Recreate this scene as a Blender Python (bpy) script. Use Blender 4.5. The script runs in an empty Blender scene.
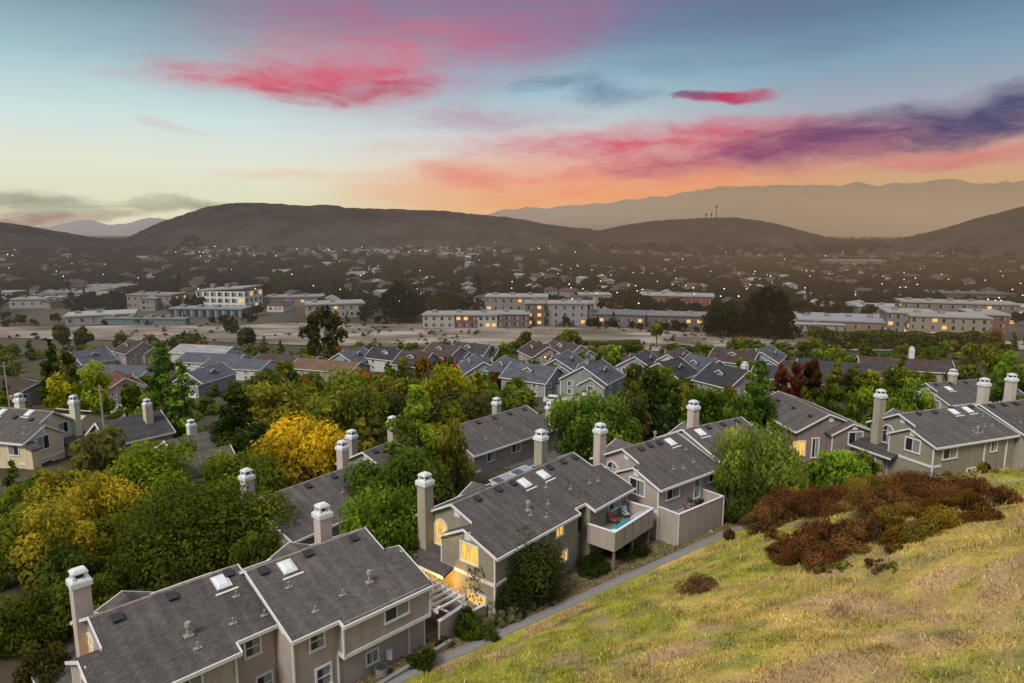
import bpy, math, random
import numpy as np
from mathutils import Vector, Matrix
RS = np.random.default_rng(11); random.seed(5)
SC = bpy.context.scene; COL = SC.collection
R = math.radians
# ------------------------------------------------------------------ camera
TH = R(9.2); F = 683.0; CZ = 40.0
cam = bpy.data.objects.new('camera', bpy.data.cameras.new('camera')); COL.objects.link(cam)
cam.location = (0, 0, CZ); cam.rotation_euler = (R(90) - TH, 0, 0)
cam.data.sensor_width = 36; cam.data.lens = 24.01; cam.data.clip_end = 40000; cam.data.clip_start = .5
SC.camera = cam
SC.view_settings.view_transform = 'Standard'; SC.view_settings.look = 'None'; SC.view_settings.exposure = 0
SC.render.engine = 'CYCLES'; SC.cycles.max_bounces = 5; SC.cycles.diffuse_bounces = 2; SC.cycles.glossy_bounces = 2
SC.cycles.transmission_bounces = 2; SC.cycles.transparent_max_bounces = 4; SC.cycles.use_denoising = True
SC.cycles.sample_clamp_indirect = 4; SC.cycles.use_adaptive_sampling = True; SC.cycles.adaptive_threshold = .025
def ray(px, py):
    x = (px - 512) / F; y = -(py - 341.5) / F; c, s = math.cos(TH), math.sin(TH)
    return (x, c + y * s, -s + y * c)
def atz(px, py, z):
    d = ray(px, py); t = (z - CZ) / d[2]; return Vector((d[0] * t, d[1] * t, z))
def aty(px, py, Y):
    d = ray(px, py); t = Y / d[1]; return Vector((d[0] * t, Y, CZ + d[2] * t))
# ------------------------------------------------------------------ terrain
def fpath(x):
    x = np.asarray(x, float)
    lo = 41.7 + (x + 4.14) * .776
    y20 = 41.7 + 24.14 * .776; xx = np.maximum(x - 20, 0)
    return np.where(x < 20, lo, y20 + .28 * xx + 2.0 * (1 - np.exp(-xx / 4)))
def cpath(x):
    x = np.asarray(x, float); sl = np.where(x < 20, .776, .28 + .5 * np.exp(-np.maximum(x - 20, 0) / 4))
    return 1 / np.sqrt(1 + sl * sl)
def sdist(x, y): return (fpath(x) - y) * cpath(x)
def sstep(t): t = np.clip(t, 0, 1); return t * t * (3 - 2 * t)
def vnoise(x, y, s, seed=0):
    x = np.asarray(x, float) / s + seed * 17.3; y = np.asarray(y, float) / s + seed * 9.1
    xi = np.floor(x); yi = np.floor(y); fx = x - xi; fy = y - yi
    fx = fx * fx * (3 - 2 * fx); fy = fy * fy * (3 - 2 * fy)
    def h(a, b):
        v = np.sin(a * 127.1 + b * 311.7 + seed * 74.7) * 43758.5453; return v - np.floor(v)
    return (h(xi, yi) * (1 - fx) + h(xi + 1, yi) * fx) * (1 - fy) + (h(xi, yi + 1) * (1 - fx) + h(xi + 1, yi + 1) * fx) * fy
def terr(x, y):
    x = np.asarray(x, float); y = np.asarray(y, float); s = sdist(x, y)
    sp = np.maximum(s - .8, 0)
    plane = .42 * sp + 2.6 * np.exp(-((x - 41) ** 2 / 130 + (y - 59) ** 2 / 60)) * sstep(sp / 6)
    bank = .85 * sp
    k = 1.2; up = -k * np.log(np.exp(-plane / k) + np.exp(-bank / k)) + k * math.log(2)
    up = np.maximum(up, 0) * sstep(sp / 3) + .25 * (vnoise(x, y, 4, 1) - .5) * sstep(sp / 4) + .6 * (vnoise(x, y, 13, 2) - .5) * sstep(sp / 8)
    dn = np.interp(-s, [0, 2.2, 16, 30, 60, 100, 150, 1e5], [12, 11.4, 11.4, 10, 7, 3.5, .5, 0])
    far = 15 * sstep((y - 330) / 560) * (.12 + .88 * sstep((.30 - x / np.maximum(y, 1)) / .3))
    return np.where(s > 0, 12 + up, dn) + far
def tz(x, y): return float(terr(x, y))
def gp(px, py):
    d = ray(px, py); t = 10.0
    while t < 6000:
        if CZ + d[2] * t < tz(d[0] * t, d[1] * t): break
        t *= 1.01
    return Vector((d[0] * t, d[1] * t, tz(d[0] * t, d[1] * t)))
# ------------------------------------------------------------------ node helper
class X:
    nt = None
    def __init__(s, k): s.k = k
    @staticmethod
    def m(op, *a, clamp=False):
        n = X.nt.nodes.new('ShaderNodeMath'); n.operation = op; n.use_clamp = clamp
        for i, v in enumerate(a):
            if isinstance(v, X): X.nt.links.new(v.k, n.inputs[i])
            else: n.inputs[i].default_value = v
        return X(n.outputs[0])
    def __add__(s, o): return X.m('ADD', s, o)
    def __radd__(s, o): return X.m('ADD', o, s)
    def __sub__(s, o): return X.m('SUBTRACT', s, o)
    def __rsub__(s, o): return X.m('SUBTRACT', o, s)
    def __mul__(s, o): return X.m('MULTIPLY', s, o)
    def __rmul__(s, o): return X.m('MULTIPLY', o, s)
    def __truediv__(s, o): return X.m('DIVIDE', s, o)
def lk(a, b): X.nt.links.new(a.k if isinstance(a, X) else a, b)
def nd(t): return X.nt.nodes.new(t)
def smooth(v, a, b):
    n = nd('ShaderNodeMapRange'); n.interpolation_type = 'SMOOTHSTEP'; lk(v, n.inputs[0])
    n.inputs[1].default_value = a; n.inputs[2].default_value = b; return X(n.outputs[0])
def noise(vec, scale, detail=4, rough=.55):
    n = nd('ShaderNodeTexNoise'); n.inputs['Scale'].default_value = scale; n.inputs['Detail'].default_value = detail
    n.inputs['Roughness'].default_value = rough
    if vec is not None: lk(vec, n.inputs['Vector'])
    return n
def comb(x, y, z=0.):
    n = nd('ShaderNodeCombineXYZ')
    for i, v in enumerate((x, y, z)):
        if isinstance(v, X): lk(v, n.inputs[i])
        else: n.inputs[i].default_value = v
    return X(n.outputs[0])
def ramp(f, stops, interp='LINEAR'):
    n = nd('ShaderNodeValToRGB'); e = n.color_ramp.elements; n.color_ramp.interpolation = interp
    while len(e) < len(stops): e.new(.5)
    for q, (p, c) in zip(e, stops): q.position = p; q.color = (*c, 1)
    lk(f, n.inputs[0]); return X(n.outputs[0])
def mixc(f, a, b, mode='MIX'):
    n = nd('ShaderNodeMix'); n.data_type = 'RGBA'; n.blend_type = mode
    for i, v in ((0, f), (6, a), (7, b)):
        if isinstance(v, X): lk(v, n.inputs[i])
        elif i == 0: n.inputs[i].default_value = v
        else: n.inputs[i].default_value = (*v, 1)
    return X(n.outputs[2])
def lin(r, g, b):
    f = lambda c: (c / 255 / 12.92) if c <= 10 else ((c / 255 + .055) / 1.055) ** 2.4
    return (f(r), f(g), f(b))
# ------------------------------------------------------------------ haze painted into every material as glow, growing with distance from the camera
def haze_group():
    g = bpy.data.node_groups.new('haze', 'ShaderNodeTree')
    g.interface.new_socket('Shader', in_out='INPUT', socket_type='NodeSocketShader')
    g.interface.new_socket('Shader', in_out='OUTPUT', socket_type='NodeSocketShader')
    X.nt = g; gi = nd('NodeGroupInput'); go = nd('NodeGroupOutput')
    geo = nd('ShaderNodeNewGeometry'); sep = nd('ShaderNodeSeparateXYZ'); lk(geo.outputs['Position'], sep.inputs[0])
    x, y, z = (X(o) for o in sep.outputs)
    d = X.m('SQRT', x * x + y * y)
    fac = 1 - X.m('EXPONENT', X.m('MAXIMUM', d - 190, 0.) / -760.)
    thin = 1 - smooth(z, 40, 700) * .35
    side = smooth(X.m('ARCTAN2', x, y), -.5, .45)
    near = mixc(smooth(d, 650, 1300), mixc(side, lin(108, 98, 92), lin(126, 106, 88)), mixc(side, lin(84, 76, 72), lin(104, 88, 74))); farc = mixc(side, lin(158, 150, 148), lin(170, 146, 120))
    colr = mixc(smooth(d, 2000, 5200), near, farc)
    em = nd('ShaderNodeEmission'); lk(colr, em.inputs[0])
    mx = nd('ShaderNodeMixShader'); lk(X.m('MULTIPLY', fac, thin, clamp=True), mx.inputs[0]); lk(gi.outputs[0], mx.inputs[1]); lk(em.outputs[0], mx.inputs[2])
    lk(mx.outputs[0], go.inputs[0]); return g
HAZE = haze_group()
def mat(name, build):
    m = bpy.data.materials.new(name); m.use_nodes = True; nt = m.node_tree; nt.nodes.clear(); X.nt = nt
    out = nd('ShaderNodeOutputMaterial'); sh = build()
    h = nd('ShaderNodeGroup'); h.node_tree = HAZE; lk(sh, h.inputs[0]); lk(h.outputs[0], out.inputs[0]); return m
def bsdf(col, rough=.85, spec=.2, normal=None, emis=None, estr=0, metal=0):
    p = nd('ShaderNodeBsdfPrincipled')
    if isinstance(col, X): lk(col, p.inputs['Base Color'])
    else: p.inputs['Base Color'].default_value = (*col, 1)
    p.inputs['Roughness'].default_value = rough; p.inputs['Specular IOR Level'].default_value = spec; p.inputs['Metallic'].default_value = metal
    if normal is not None: lk(normal, p.inputs['Normal'])
    if emis is not None:
        if isinstance(emis, X): lk(emis, p.inputs['Emission Color'])
        else: p.inputs['Emission Color'].default_value = (*emis, 1)
        p.inputs['Emission Strength'].default_value = estr
    return X(p.outputs[0])
def bump(h, dist=.02, st=.6):
    b = nd('ShaderNodeBump'); b.inputs['Strength'].default_value = st; b.inputs['Distance'].default_value = dist; lk(h, b.inputs['Height']); return X(b.outputs[0])
def objco():
    return X(nd('ShaderNodeTexCoord').outputs['Object'])
def objcol():
    o = nd('ShaderNodeObjectInfo'); return X(o.outputs['Color']), X(o.outputs['Random'])
def sepx(v):
    n = nd('ShaderNodeSeparateXYZ'); lk(v, n.inputs[0]); return [X(o) for o in n.outputs]
def plain(name, col, rough=.8, var=.25, scale=3., spec=.2, metal=0):
    def b():
        n = noise(objco(), scale, 5); f = X(n.outputs[0])
        c = mixc(f, tuple(q * (1 - var) for q in col), tuple(min(1, q * (1 + var)) for q in col))
        return bsdf(c, rough, spec, bump(f, .01, .3), metal=metal)
    return mat(name, b)
def m_shingle():
    def b():
        c = objco(); col, rnd = objcol()
        br = nd('ShaderNodeTexBrick'); lk(c, br.inputs['Vector']); br.offset = .5
        for k, v in (('Scale', 1.), ('Brick Width', .32), ('Row Height', .17), ('Mortar Size', .012), ('Bias', 0.)): br.inputs[k].default_value = v
        br.inputs['Color1'].default_value = (.84, .84, .85, 1); br.inputs['Color2'].default_value = (1.16, 1.14, 1.12, 1); br.inputs['Mortar'].default_value = (.66, .66, .66, 1)
        n = noise(c, .55, 6); n2 = noise(c, 9., 3)
        v = mixc(X(n.outputs[0]), (.72, .73, .76), (1.26, 1.22, 1.17)); v2 = mixc(X(n2.outputs[0]), (.6, .6, .62), (1.4, 1.38, 1.35))
        x_, y_, z_ = sepx(c); st = X(noise(comb(x_ * 1.6, y_ * .16, 0.), 1., 5).outputs[0]); rr = rnd * .22 + .89
        k = mixc(1., mixc(1., mixc(1., mixc(1., col, X(br.outputs[0]), 'MULTIPLY'), v, 'MULTIPLY'), v2, 'MULTIPLY'), mixc(1., mixc(smooth(st, .35, .7), (.8, .8, .82), (1.16, 1.14, 1.1)), comb(rr, rr, rr), 'MULTIPLY'), 'MULTIPLY')
        return bsdf(k, .95, .1, bump(X(br.outputs['Fac']), .03, .5))
    return mat('asphalt_shingle', b)
def m_siding():
    def b():
        c = objco(); col, rnd = objcol(); x, y, z = sepx(c)
        fr = X.m('FRACT', z * 5.2); line = smooth(fr, .0, .16)
        n = noise(c, .7, 5); n2 = noise(c, 14, 3)
        v = mixc(X(n.outputs[0]), (.8, .8, .8), (1.18, 1.16, 1.14)); v2 = mixc(X(n2.outputs[0]), (.88, .88, .88), (1.1, 1.1, 1.1))
        st = X(noise(comb(x * 1.8 + y * 1.8, z * .22, 0.), 1., 5).outputs[0])
        v2 = mixc(1., v2, mixc(smooth(st, .3, .75), (.9, .895, .885), (1.05, 1.05, 1.05)), 'MULTIPLY')
        k = mixc(1., mixc(1., mixc(1., col, v, 'MULTIPLY'), v2, 'MULTIPLY'), mixc(line, (.66, .66, .66), (1, 1, 1)), 'MULTIPLY')
        return bsdf(k, .8, .2, bump(fr, .03, .6))
    return mat('lap_siding', b)
def m_pane():
    def b():
        c = objco(); x, y, z = sepx(c); col, rnd = objcol()
        cur = smooth(x + (rnd - .5) * .5, -.02, .0) * .75 + .0
        fold = X(noise(comb(x * 14., 0., z * .6), 1., 2).outputs[0])
        k = mixc(cur, (.02, .024, .03), mixc(fold, (.16, .17, .18), (.36, .37, .38)))
        return bsdf(k, .12, .6)
    return mat('window_glass', b)
def m_lit(name, c1, c2, st):
    def b():
        c = objco(); x, y, z = sepx(c)
        f = X(noise(comb(x * 5., y * 5., z * 1.2), 1., 3).outputs[0])
        return bsdf((.2, .15, .05), .3, .4, emis=mixc(smooth(f, .35, .65), c1, c2), estr=st)
    return mat(name, b)
def m_leaf():
    def b():
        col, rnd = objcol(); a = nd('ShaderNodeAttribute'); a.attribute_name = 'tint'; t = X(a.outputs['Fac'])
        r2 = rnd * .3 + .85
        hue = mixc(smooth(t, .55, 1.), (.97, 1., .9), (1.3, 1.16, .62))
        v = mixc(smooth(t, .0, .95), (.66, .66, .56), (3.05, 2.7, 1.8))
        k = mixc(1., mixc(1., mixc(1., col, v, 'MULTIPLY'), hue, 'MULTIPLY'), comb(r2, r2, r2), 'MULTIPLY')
        di = nd('ShaderNodeBsdfDiffuse'); lk(k, di.inputs[0]); tr = nd('ShaderNodeBsdfTranslucent'); lk(k, tr.inputs[0])
        mx = nd('ShaderNodeMixShader'); mx.inputs[0].default_value = .35; lk(di.outputs[0], mx.inputs[1]); lk(tr.outputs[0], mx.inputs[2])
        return X(mx.outputs[0])
    return mat('foliage', b)
def m_vcol(name, nscale=2.5, amp=.35, bumpd=.05):
    def b():
        a = nd('ShaderNodeAttribute'); a.attribute_name = 'shade'
        g = X(nd('ShaderNodeNewGeometry').outputs['Position'])
        n = X(noise(g, nscale, 8, .65).outputs[0]); n2 = X(noise(g, nscale * .11, 6, .6).outputs[0])
        v = mixc(n, (1 - amp,) * 3, (1 + amp,) * 3); v2 = mixc(n2, (.7, .72, .76), (1.3, 1.27, 1.2))
        k = mixc(1., mixc(1., X(a.outputs['Color']), v, 'MULTIPLY'), v2, 'MULTIPLY')
        return bsdf(k, .95, .05, bump(n, bumpd, .7))
    return mat(name, b)
def m_objcol(name, rough=.8, var=.2, spec=.2):
    def b():
        col, rnd = objcol(); f = X(noise(objco(), 1.2, 5).outputs[0])
        return bsdf(mixc(1., col, mixc(f, (1 - var,) * 3, (1 + var,) * 3), 'MULTIPLY'), rough, spec)
    return mat(name, b)
M = dict(shingle=m_shingle(), siding=m_siding(), pane=m_pane(), leaf=m_leaf(), ground=m_vcol('ground_cover'), hill=m_vcol('hill_scrub', .02, .28, 6.), grass=m_vcol('grass_blades', 3., .25, .01),
    lit=m_lit('lit_window', (.62, .27, .02), (1., .64, .12), .95), amber=m_lit('amber_glow', (1., .5, .14), (1., .62, .25), .9), lamp=m_lit('lamp_glow', (1., .62, .3), (1., .74, .42), 4.),
    paint=m_objcol('coloured_paint', .7), carpaint=m_objcol('car_paint', .25, .05, .5),
    trim=plain('white_trim', (.6, .58, .57), .6, .1), steel=plain('galvanised_metal', (.62, .63, .65), .4, .12, 5., .5), skyl=plain('skylight_dome', (.6, .62, .64), .25, .06, 2., .5),
    dark=plain('dark_metal', (.03, .032, .036), .5, .2), bark=plain('bark', (.10, .08, .06), .95, .4, 4.), palebark=plain('pale_bark', (.3, .26, .2), .9, .3, 4.),
    concrete=plain('concrete', (.19, .18, .17), .9, .25, 1.5), wood=plain('weathered_wood', (.2, .13, .1), .8, .35, 4.), road=plain('asphalt', (.09, .085, .085), .9, .3, .8),
    drive=plain('driveway_concrete', (.26, .24, .22), .9, .25, .6), dirt=None, rubber=plain('rubber', (.02, .02, .02), .8), redseat=plain('red_fabric', (.35, .08, .05), .8),
    teal=plain('teal_rug', (.05, .22, .25), .9, .5, 3.), stone=plain('brown_stone', (.2, .1, .075), .9, .4, 5.), flat=plain('flat_roof_membrane', (.42, .4, .38), .9, .3, .4))
# ------------------------------------------------------------------ mesh builder
class MB:
    def __init__(s): s.v = []; s.f = []; s.mi = []
    def add(s, vs, fs, mi=0):
        o = len(s.v); s.v += [tuple(p) for p in vs]
        for f in fs: s.f.append([o + i for i in f]); s.mi.append(mi)
        return s
    def box(s, x0, x1, y0, y1, z0, z1, mi=0):
        return s.add([(x, y, z) for z in (z0, z1) for y in (y0, y1) for x in (x0, x1)], [(0, 2, 3, 1), (4, 5, 7, 6), (0, 1, 5, 4), (2, 6, 7, 3), (0, 4, 6, 2), (1, 3, 7, 5)], mi)
    def prism(s, prof, u0, u1, mi=0):            # profile (v,z) counter-clockwise seen from -u... extruded along x
        n = len(prof)
        return s.add([(u0, *p) for p in prof] + [(u1, *p) for p in prof], [list(range(n))[::-1], list(range(n, 2 * n))] + [(i, (i + 1) % n, n + (i + 1) % n, n + i) for i in range(n)], mi)
    def slab(s, poly, zf, t, mi=0):
        n = len(poly)
        return s.add([(x, y, zf(x, y)) for x, y in poly] + [(x, y, zf(x, y) - t) for x, y in poly], [list(range(n)), list(range(n, 2 * n))[::-1]] + [((i + 1) % n, i, n + i, n + (i + 1) % n) for i in range(n)], mi)
    def bar(s, p, q, h, t, mi=0):                # upright board from p to q, h tall below the line, t thick
        p = Vector(p); q = Vector(q); d = (q - p); n = Vector((-d.y, d.x, 0)); n = n.normalized() * t / 2 if n.length > 1e-6 else Vector((t / 2, 0, 0)); H = Vector((0, 0, h))
        return s.add([p - n - H, p + n - H, p + n, p - n, q - n - H, q + n - H, q + n, q - n], [(0, 1, 2, 3), (7, 6, 5, 4), (0, 4, 5, 1), (3, 2, 6, 7), (0, 3, 7, 4), (1, 5, 6, 2)], mi)
    def tube(s, p, q, r0, r1, n=7, mi=0, cap=True):
        p = Vector(p); q = Vector(q); d = (q - p).normalized(); a = d.orthogonal().normalized(); b = d.cross(a)
        A = [(a * math.cos(k * 2 * math.pi / n) + b * math.sin(k * 2 * math.pi / n)) for k in range(n)]
        return s.add([p + w * r0 for w in A] + [q + w * r1 for w in A], [(k, (k + 1) % n, n + (k + 1) % n, n + k) for k in range(n)] + ([list(range(n))[::-1], list(range(n, 2 * n))] if cap else []), mi)
    def ball(s, c, r, mi=0, sz=1., n=8):
        vs = []; fs = []; m = n // 2
        for i in range(m + 1):
            for k in range(n):
                a = math.pi * i / m; b = 2 * math.pi * k / n
                vs.append((c[0] + r * math.sin(a) * math.cos(b), c[1] + r * math.sin(a) * math.sin(b), c[2] + r * sz * math.cos(a)))
        for i in range(m):
            for k in range(n): fs.append((i * n + k, (i + 1) * n + k, (i + 1) * n + (k + 1) % n, i * n + (k + 1) % n))
        return s.add(vs, fs, mi)
    def mesh(s, name, mats, smoothed=False):
        me = bpy.data.meshes.new(name); me.from_pydata(s.v, [], s.f)
        for m in (mats if isinstance(mats, (list, tuple)) else [mats]): me.materials.append(m)
        if any(s.mi): me.polygons.foreach_set('material_index', s.mi)
        if smoothed: me.polygons.foreach_set('use_smooth', [True] * len(me.polygons))
        me.update(); return me
def link(name, me, parent=None, mtx=None, col=None):
    o = bpy.data.objects.new(name, me); COL.objects.link(o)
    if parent is not None: o.parent = parent
    if mtx is not None: o.matrix_local = mtx
    if col is not None: o.color = (*col, 1)
    return o
def tag(o, label=None, cat=None, group=None, kind=None):
    for k, v in (('label', label), ('category', cat), ('group', group), ('kind', kind)):
        if v: o[k] = v
    return o
def empty(name, loc, rz=0, **kw):
    o = bpy.data.objects.new(name, None); COL.objects.link(o); o.location = loc; o.rotation_euler = (0, 0, rz); o.empty_display_size = .3
    return tag(o, **kw)
def dup(o, parent=None):
    c = o.copy(); COL.objects.link(c)
    if parent is not None: c.parent = parent
    for ch in list(o.children): dup(ch, c)
    return c
def fast_mesh(name, V, Q, mats, tint=None, shade=None, smoothed=False):
    me = bpy.data.meshes.new(name); V = np.ascontiguousarray(V, np.float32); Q = np.ascontiguousarray(Q, np.int32); k = Q.shape[1]
    me.vertices.add(len(V)); me.vertices.foreach_set('co', V.ravel()); me.loops.add(Q.size); me.loops.foreach_set('vertex_index', Q.ravel())
    me.polygons.add(len(Q)); me.polygons.foreach_set('loop_start', np.arange(0, Q.size, k, dtype=np.int32))
    if smoothed: me.polygons.foreach_set('use_smooth', np.ones(len(Q), bool))
    for m in (mats if isinstance(mats, (list, tuple)) else [mats]): me.materials.append(m)
    me.update(calc_edges=True)
    if tint is not None: me.attributes.new('tint', 'FLOAT', 'FACE').data.foreach_set('value', np.ascontiguousarray(tint, np.float32))
    if shade is not None:
        a = me.attributes.new('shade', 'FLOAT_COLOR', 'POINT'); a.data.foreach_set('color', np.ascontiguousarray(np.c_[shade, np.ones(len(shade))], np.float32).ravel())
    return me
# ------------------------------------------------------------------ sky
def srgbc(*c): return lin(*c)
def make_world():
    w = bpy.data.worlds.new('World'); SC.world = w; w.use_nodes = True; nt = w.node_tree; nt.nodes.clear(); X.nt = nt
    out = nd('ShaderNodeOutputWorld'); g = X(nd('ShaderNodeTexCoord').outputs['Generated']); x, y, z = sepx(g)
    DEG = 57.29578
    az = X.m('ARCTAN2', x, y) * DEG; el = X.m('ARCSINE', z) * DEG
    def pe(px, py):
        d = ray(px, py); return math.degrees(math.atan2(d[0], d[1])), math.degrees(math.atan2(d[2], math.hypot(d[0], d[1])))
    t = (el + 5.) / 40.
    def E(py): return (pe(512, py)[1] + 5) / 40
    left = ramp(t, [(0, srgbc(210, 204, 172)), (E(215), srgbc(224, 220, 188)), (E(170), srgbc(226, 228, 208)), (E(130), srgbc(206, 226, 224)), (E(80), srgbc(168, 198, 206)), (E(25), srgbc(122, 150, 164)), (E(-20), srgbc(98, 126, 142)), (.72, srgbc(190, 205, 225)), (1., srgbc(250, 250, 255))])
    midc = ramp(t, [(0, srgbc(216, 170, 120)), (E(205), srgbc(228, 184, 140)), (E(175), srgbc(230, 204, 178)), (E(140), srgbc(212, 212, 210)), (E(90), srgbc(158, 190, 204)), (E(30), srgbc(116, 146, 168)), (E(-20), srgbc(94, 122, 148)), (.72, srgbc(190, 205, 225)), (1., srgbc(250, 250, 255))])
    right = ramp(t, [(0, srgbc(196, 152, 108)), (E(185), srgbc(206, 166, 126)), (E(165), srgbc(206, 160, 140)), (E(125), srgbc(170, 172, 184)), (E(80), srgbc(134, 162, 182)), (E(30), srgbc(98, 132, 156)), (E(-20), srgbc(76, 108, 138)), (.72, srgbc(190, 205, 225)), (1., srgbc(250, 250, 255))])
    c = mixc(smooth(az, -22, 0), left, midc); c = mixc(smooth(az, 4, 26), c, right)
    # domain-warped coordinates for the clouds
    wv = comb(az * .10, el * .22, 3.1); nw = noise(wv, 1., 5, .55); wx, wy, wz = sepx(X(nw.outputs['Color']))
    azw = az + (wx - .5) * 8.; elw = el + (wy - .5) * 2.8
    fine = X(noise(comb(azw * .15 + elw * .1, elw * .55 - azw * .02, 1.7), 1., 9, .66).outputs[0]); tex = X(noise(comb(azw * .3 + elw * .3, elw * 1.5 - azw * .06, 7.7), 1., 6, .6).outputs[0]); big = X(noise(comb(azw * .06, elw * .2, 5.2), 1., 4, .5).outputs[0])
    def cloud(c, px, py, a, b, rot, colr, st, nz=.9, soft=.7, use=None):
        A, Ee = pe(px, py); wa = abs(pe(px + a, py)[0] - pe(px - a, py)[0]) / 2; wb = abs(pe(px, py - b)[1] - pe(px, py + b)[1]) / 2
        k = math.tan(R(rot)); dx = azw - A; dy = elw - Ee - dx * k
        r2 = (dx / wa) * (dx / wa) + (dy / wb) * (dy / wb)
        mk = smooth(1. - r2 * .62 + ((use or fine) - .5) * 2.4 * nz, .0, .25 + soft * 1.55) * (.76 + .36 * smooth(tex, .3, .66))
        return mixc(X.m('MINIMUM', mk * st, 1.), c, colr)
    P = srgbc
    c = cloud(c, 600, 25, 330, 44, 0, P(112, 110, 150), .8, .7, 1.1, big)
    c = cloud(c, 410, 38, 230, 72, 6, P(202, 98, 134), .95, .6, 1.2, big)
    c = cloud(c, 370, 58, 150, 36, 8, P(222, 106, 124), .85, .8, 1.1)
    c = cloud(c, 300, 83, 175, 20, 0, P(212, 74, 98), 1., .55, .8)
    c = cloud(c, 350, 92, 90, 10, 4, P(176, 62, 90), .7, 1., .6)
    c = cloud(c, 470, 118, 60, 16, -4, P(190, 120, 150), .6, .8, 1.)
    c = cloud(c, 580, 186, 230, 28, 1, P(240, 142, 92), .95, .5, 1.1, big)
    c = cloud(c, 470, 176, 60, 12, -8, P(226, 112, 104), .5, .8, .8)
    c = cloud(c, 700, 163, 330, 20, 3, P(226, 126, 122), .75, .6, 1., big)
    c = cloud(c, 655, 141, 195, 19, 2, P(210, 74, 100), 1., .55, .8)
    c = cloud(c, 800, 146, 260, 15, 6, P(196, 78, 112), .85, .6, .7)
    c = cloud(c, 900, 128, 270, 27, 7, P(86, 74, 112), 1., .45, .8)
    c = cloud(c, 985, 118, 110, 22, 8, P(66, 74, 110), .95, .6, .6)
    c = cloud(c, 955, 158, 110, 10, 4, P(206, 92, 112), .8, .5, .9)
    c = cloud(c, 733, 97, 52, 6, 1, P(186, 62, 96), .95, .6, .45)
    c = cloud(c, 705, 97, 24, 5, 0, P(112, 84, 124), .8, .6, .6)
    c = cloud(c, 545, 86, 42, 9, 3, P(104, 122, 152), .6, .9, .7)
    c = cloud(c, 620, 98, 60, 13, -3, P(96, 116, 150), .65, .9, .8)
    c = cloud(c, 590, 194, 220, 18, 1, P(240, 132, 78), .8, .4, 1.2, big)
    c = cloud(c, 210, 40, 190, 24, 6, P(136, 136, 158), .5, .7, 1.2, big)
    c = cloud(c, 720, 62, 190, 15, 3, P(118, 122, 150), .5, .8, 1.1)
    c = cloud(c, 500, 122, 110, 13, 2, P(176, 136, 164), .6, .8, 1.1)
    c = cloud(c, 185, 127, 36, 7, -10, P(218, 176, 180), .7, .7, .9)
    c = cloud(c, 300, 176, 110, 8, 0, P(230, 188, 164), .65, .6, 1.)
    c = cloud(c, 45, 200, 75, 11, -4, P(134, 136, 122), .85, .7, .7)
    c = cloud(c, 55, 215, 95, 6, 3, P(140, 96, 104), .85, .5, .7)
    c = cloud(c, 170, 207, 60, 6, -2, P(132, 128, 112), .8, .7, .7)
    c = cloud(c, 430, 145, 90, 8, 0, P(222, 176, 176), .55, .7, 1.)
    sk = nd('ShaderNodeTexSky'); sk.sky_type = 'NISHITA'; sk.sun_disc = False; sk.sun_elevation = R(48); sk.sun_rotation = R(215)
    bg1 = nd('ShaderNodeBackground'); lk(c, bg1.inputs[0]); bg1.inputs[1].default_value = 1.0
    bg2 = nd('ShaderNodeBackground'); lk(sk.outputs[0], bg2.inputs[0]); bg2.inputs[1].default_value = .15
    mx = nd('ShaderNodeMixShader'); lk(smooth(el, 22., 42.) * .5, mx.inputs[0]); lk(bg1.outputs[0], mx.inputs[1]); lk(bg2.outputs[0], mx.inputs[2])  # pale ramp tops and this overhead mix are added fill light above the view
    lk(mx.outputs[0], out.inputs[0])
make_world(); SC.world.cycles.sampling_method = 'NONE'
sl = bpy.data.lights.new('sun', 'SUN'); sl.energy = 3.2; sl.angle = R(18); sl.color = (1, .93, .82)
so = bpy.data.objects.new('sun', sl); COL.objects.link(so)
sd = Vector((math.sin(R(215)) * math.cos(R(48)), math.cos(R(215)) * math.cos(R(48)), math.sin(R(48))))
so.rotation_euler = sd.to_track_quat('Z', 'Y').to_euler(); so.location = (0, -30, 120)
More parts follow.
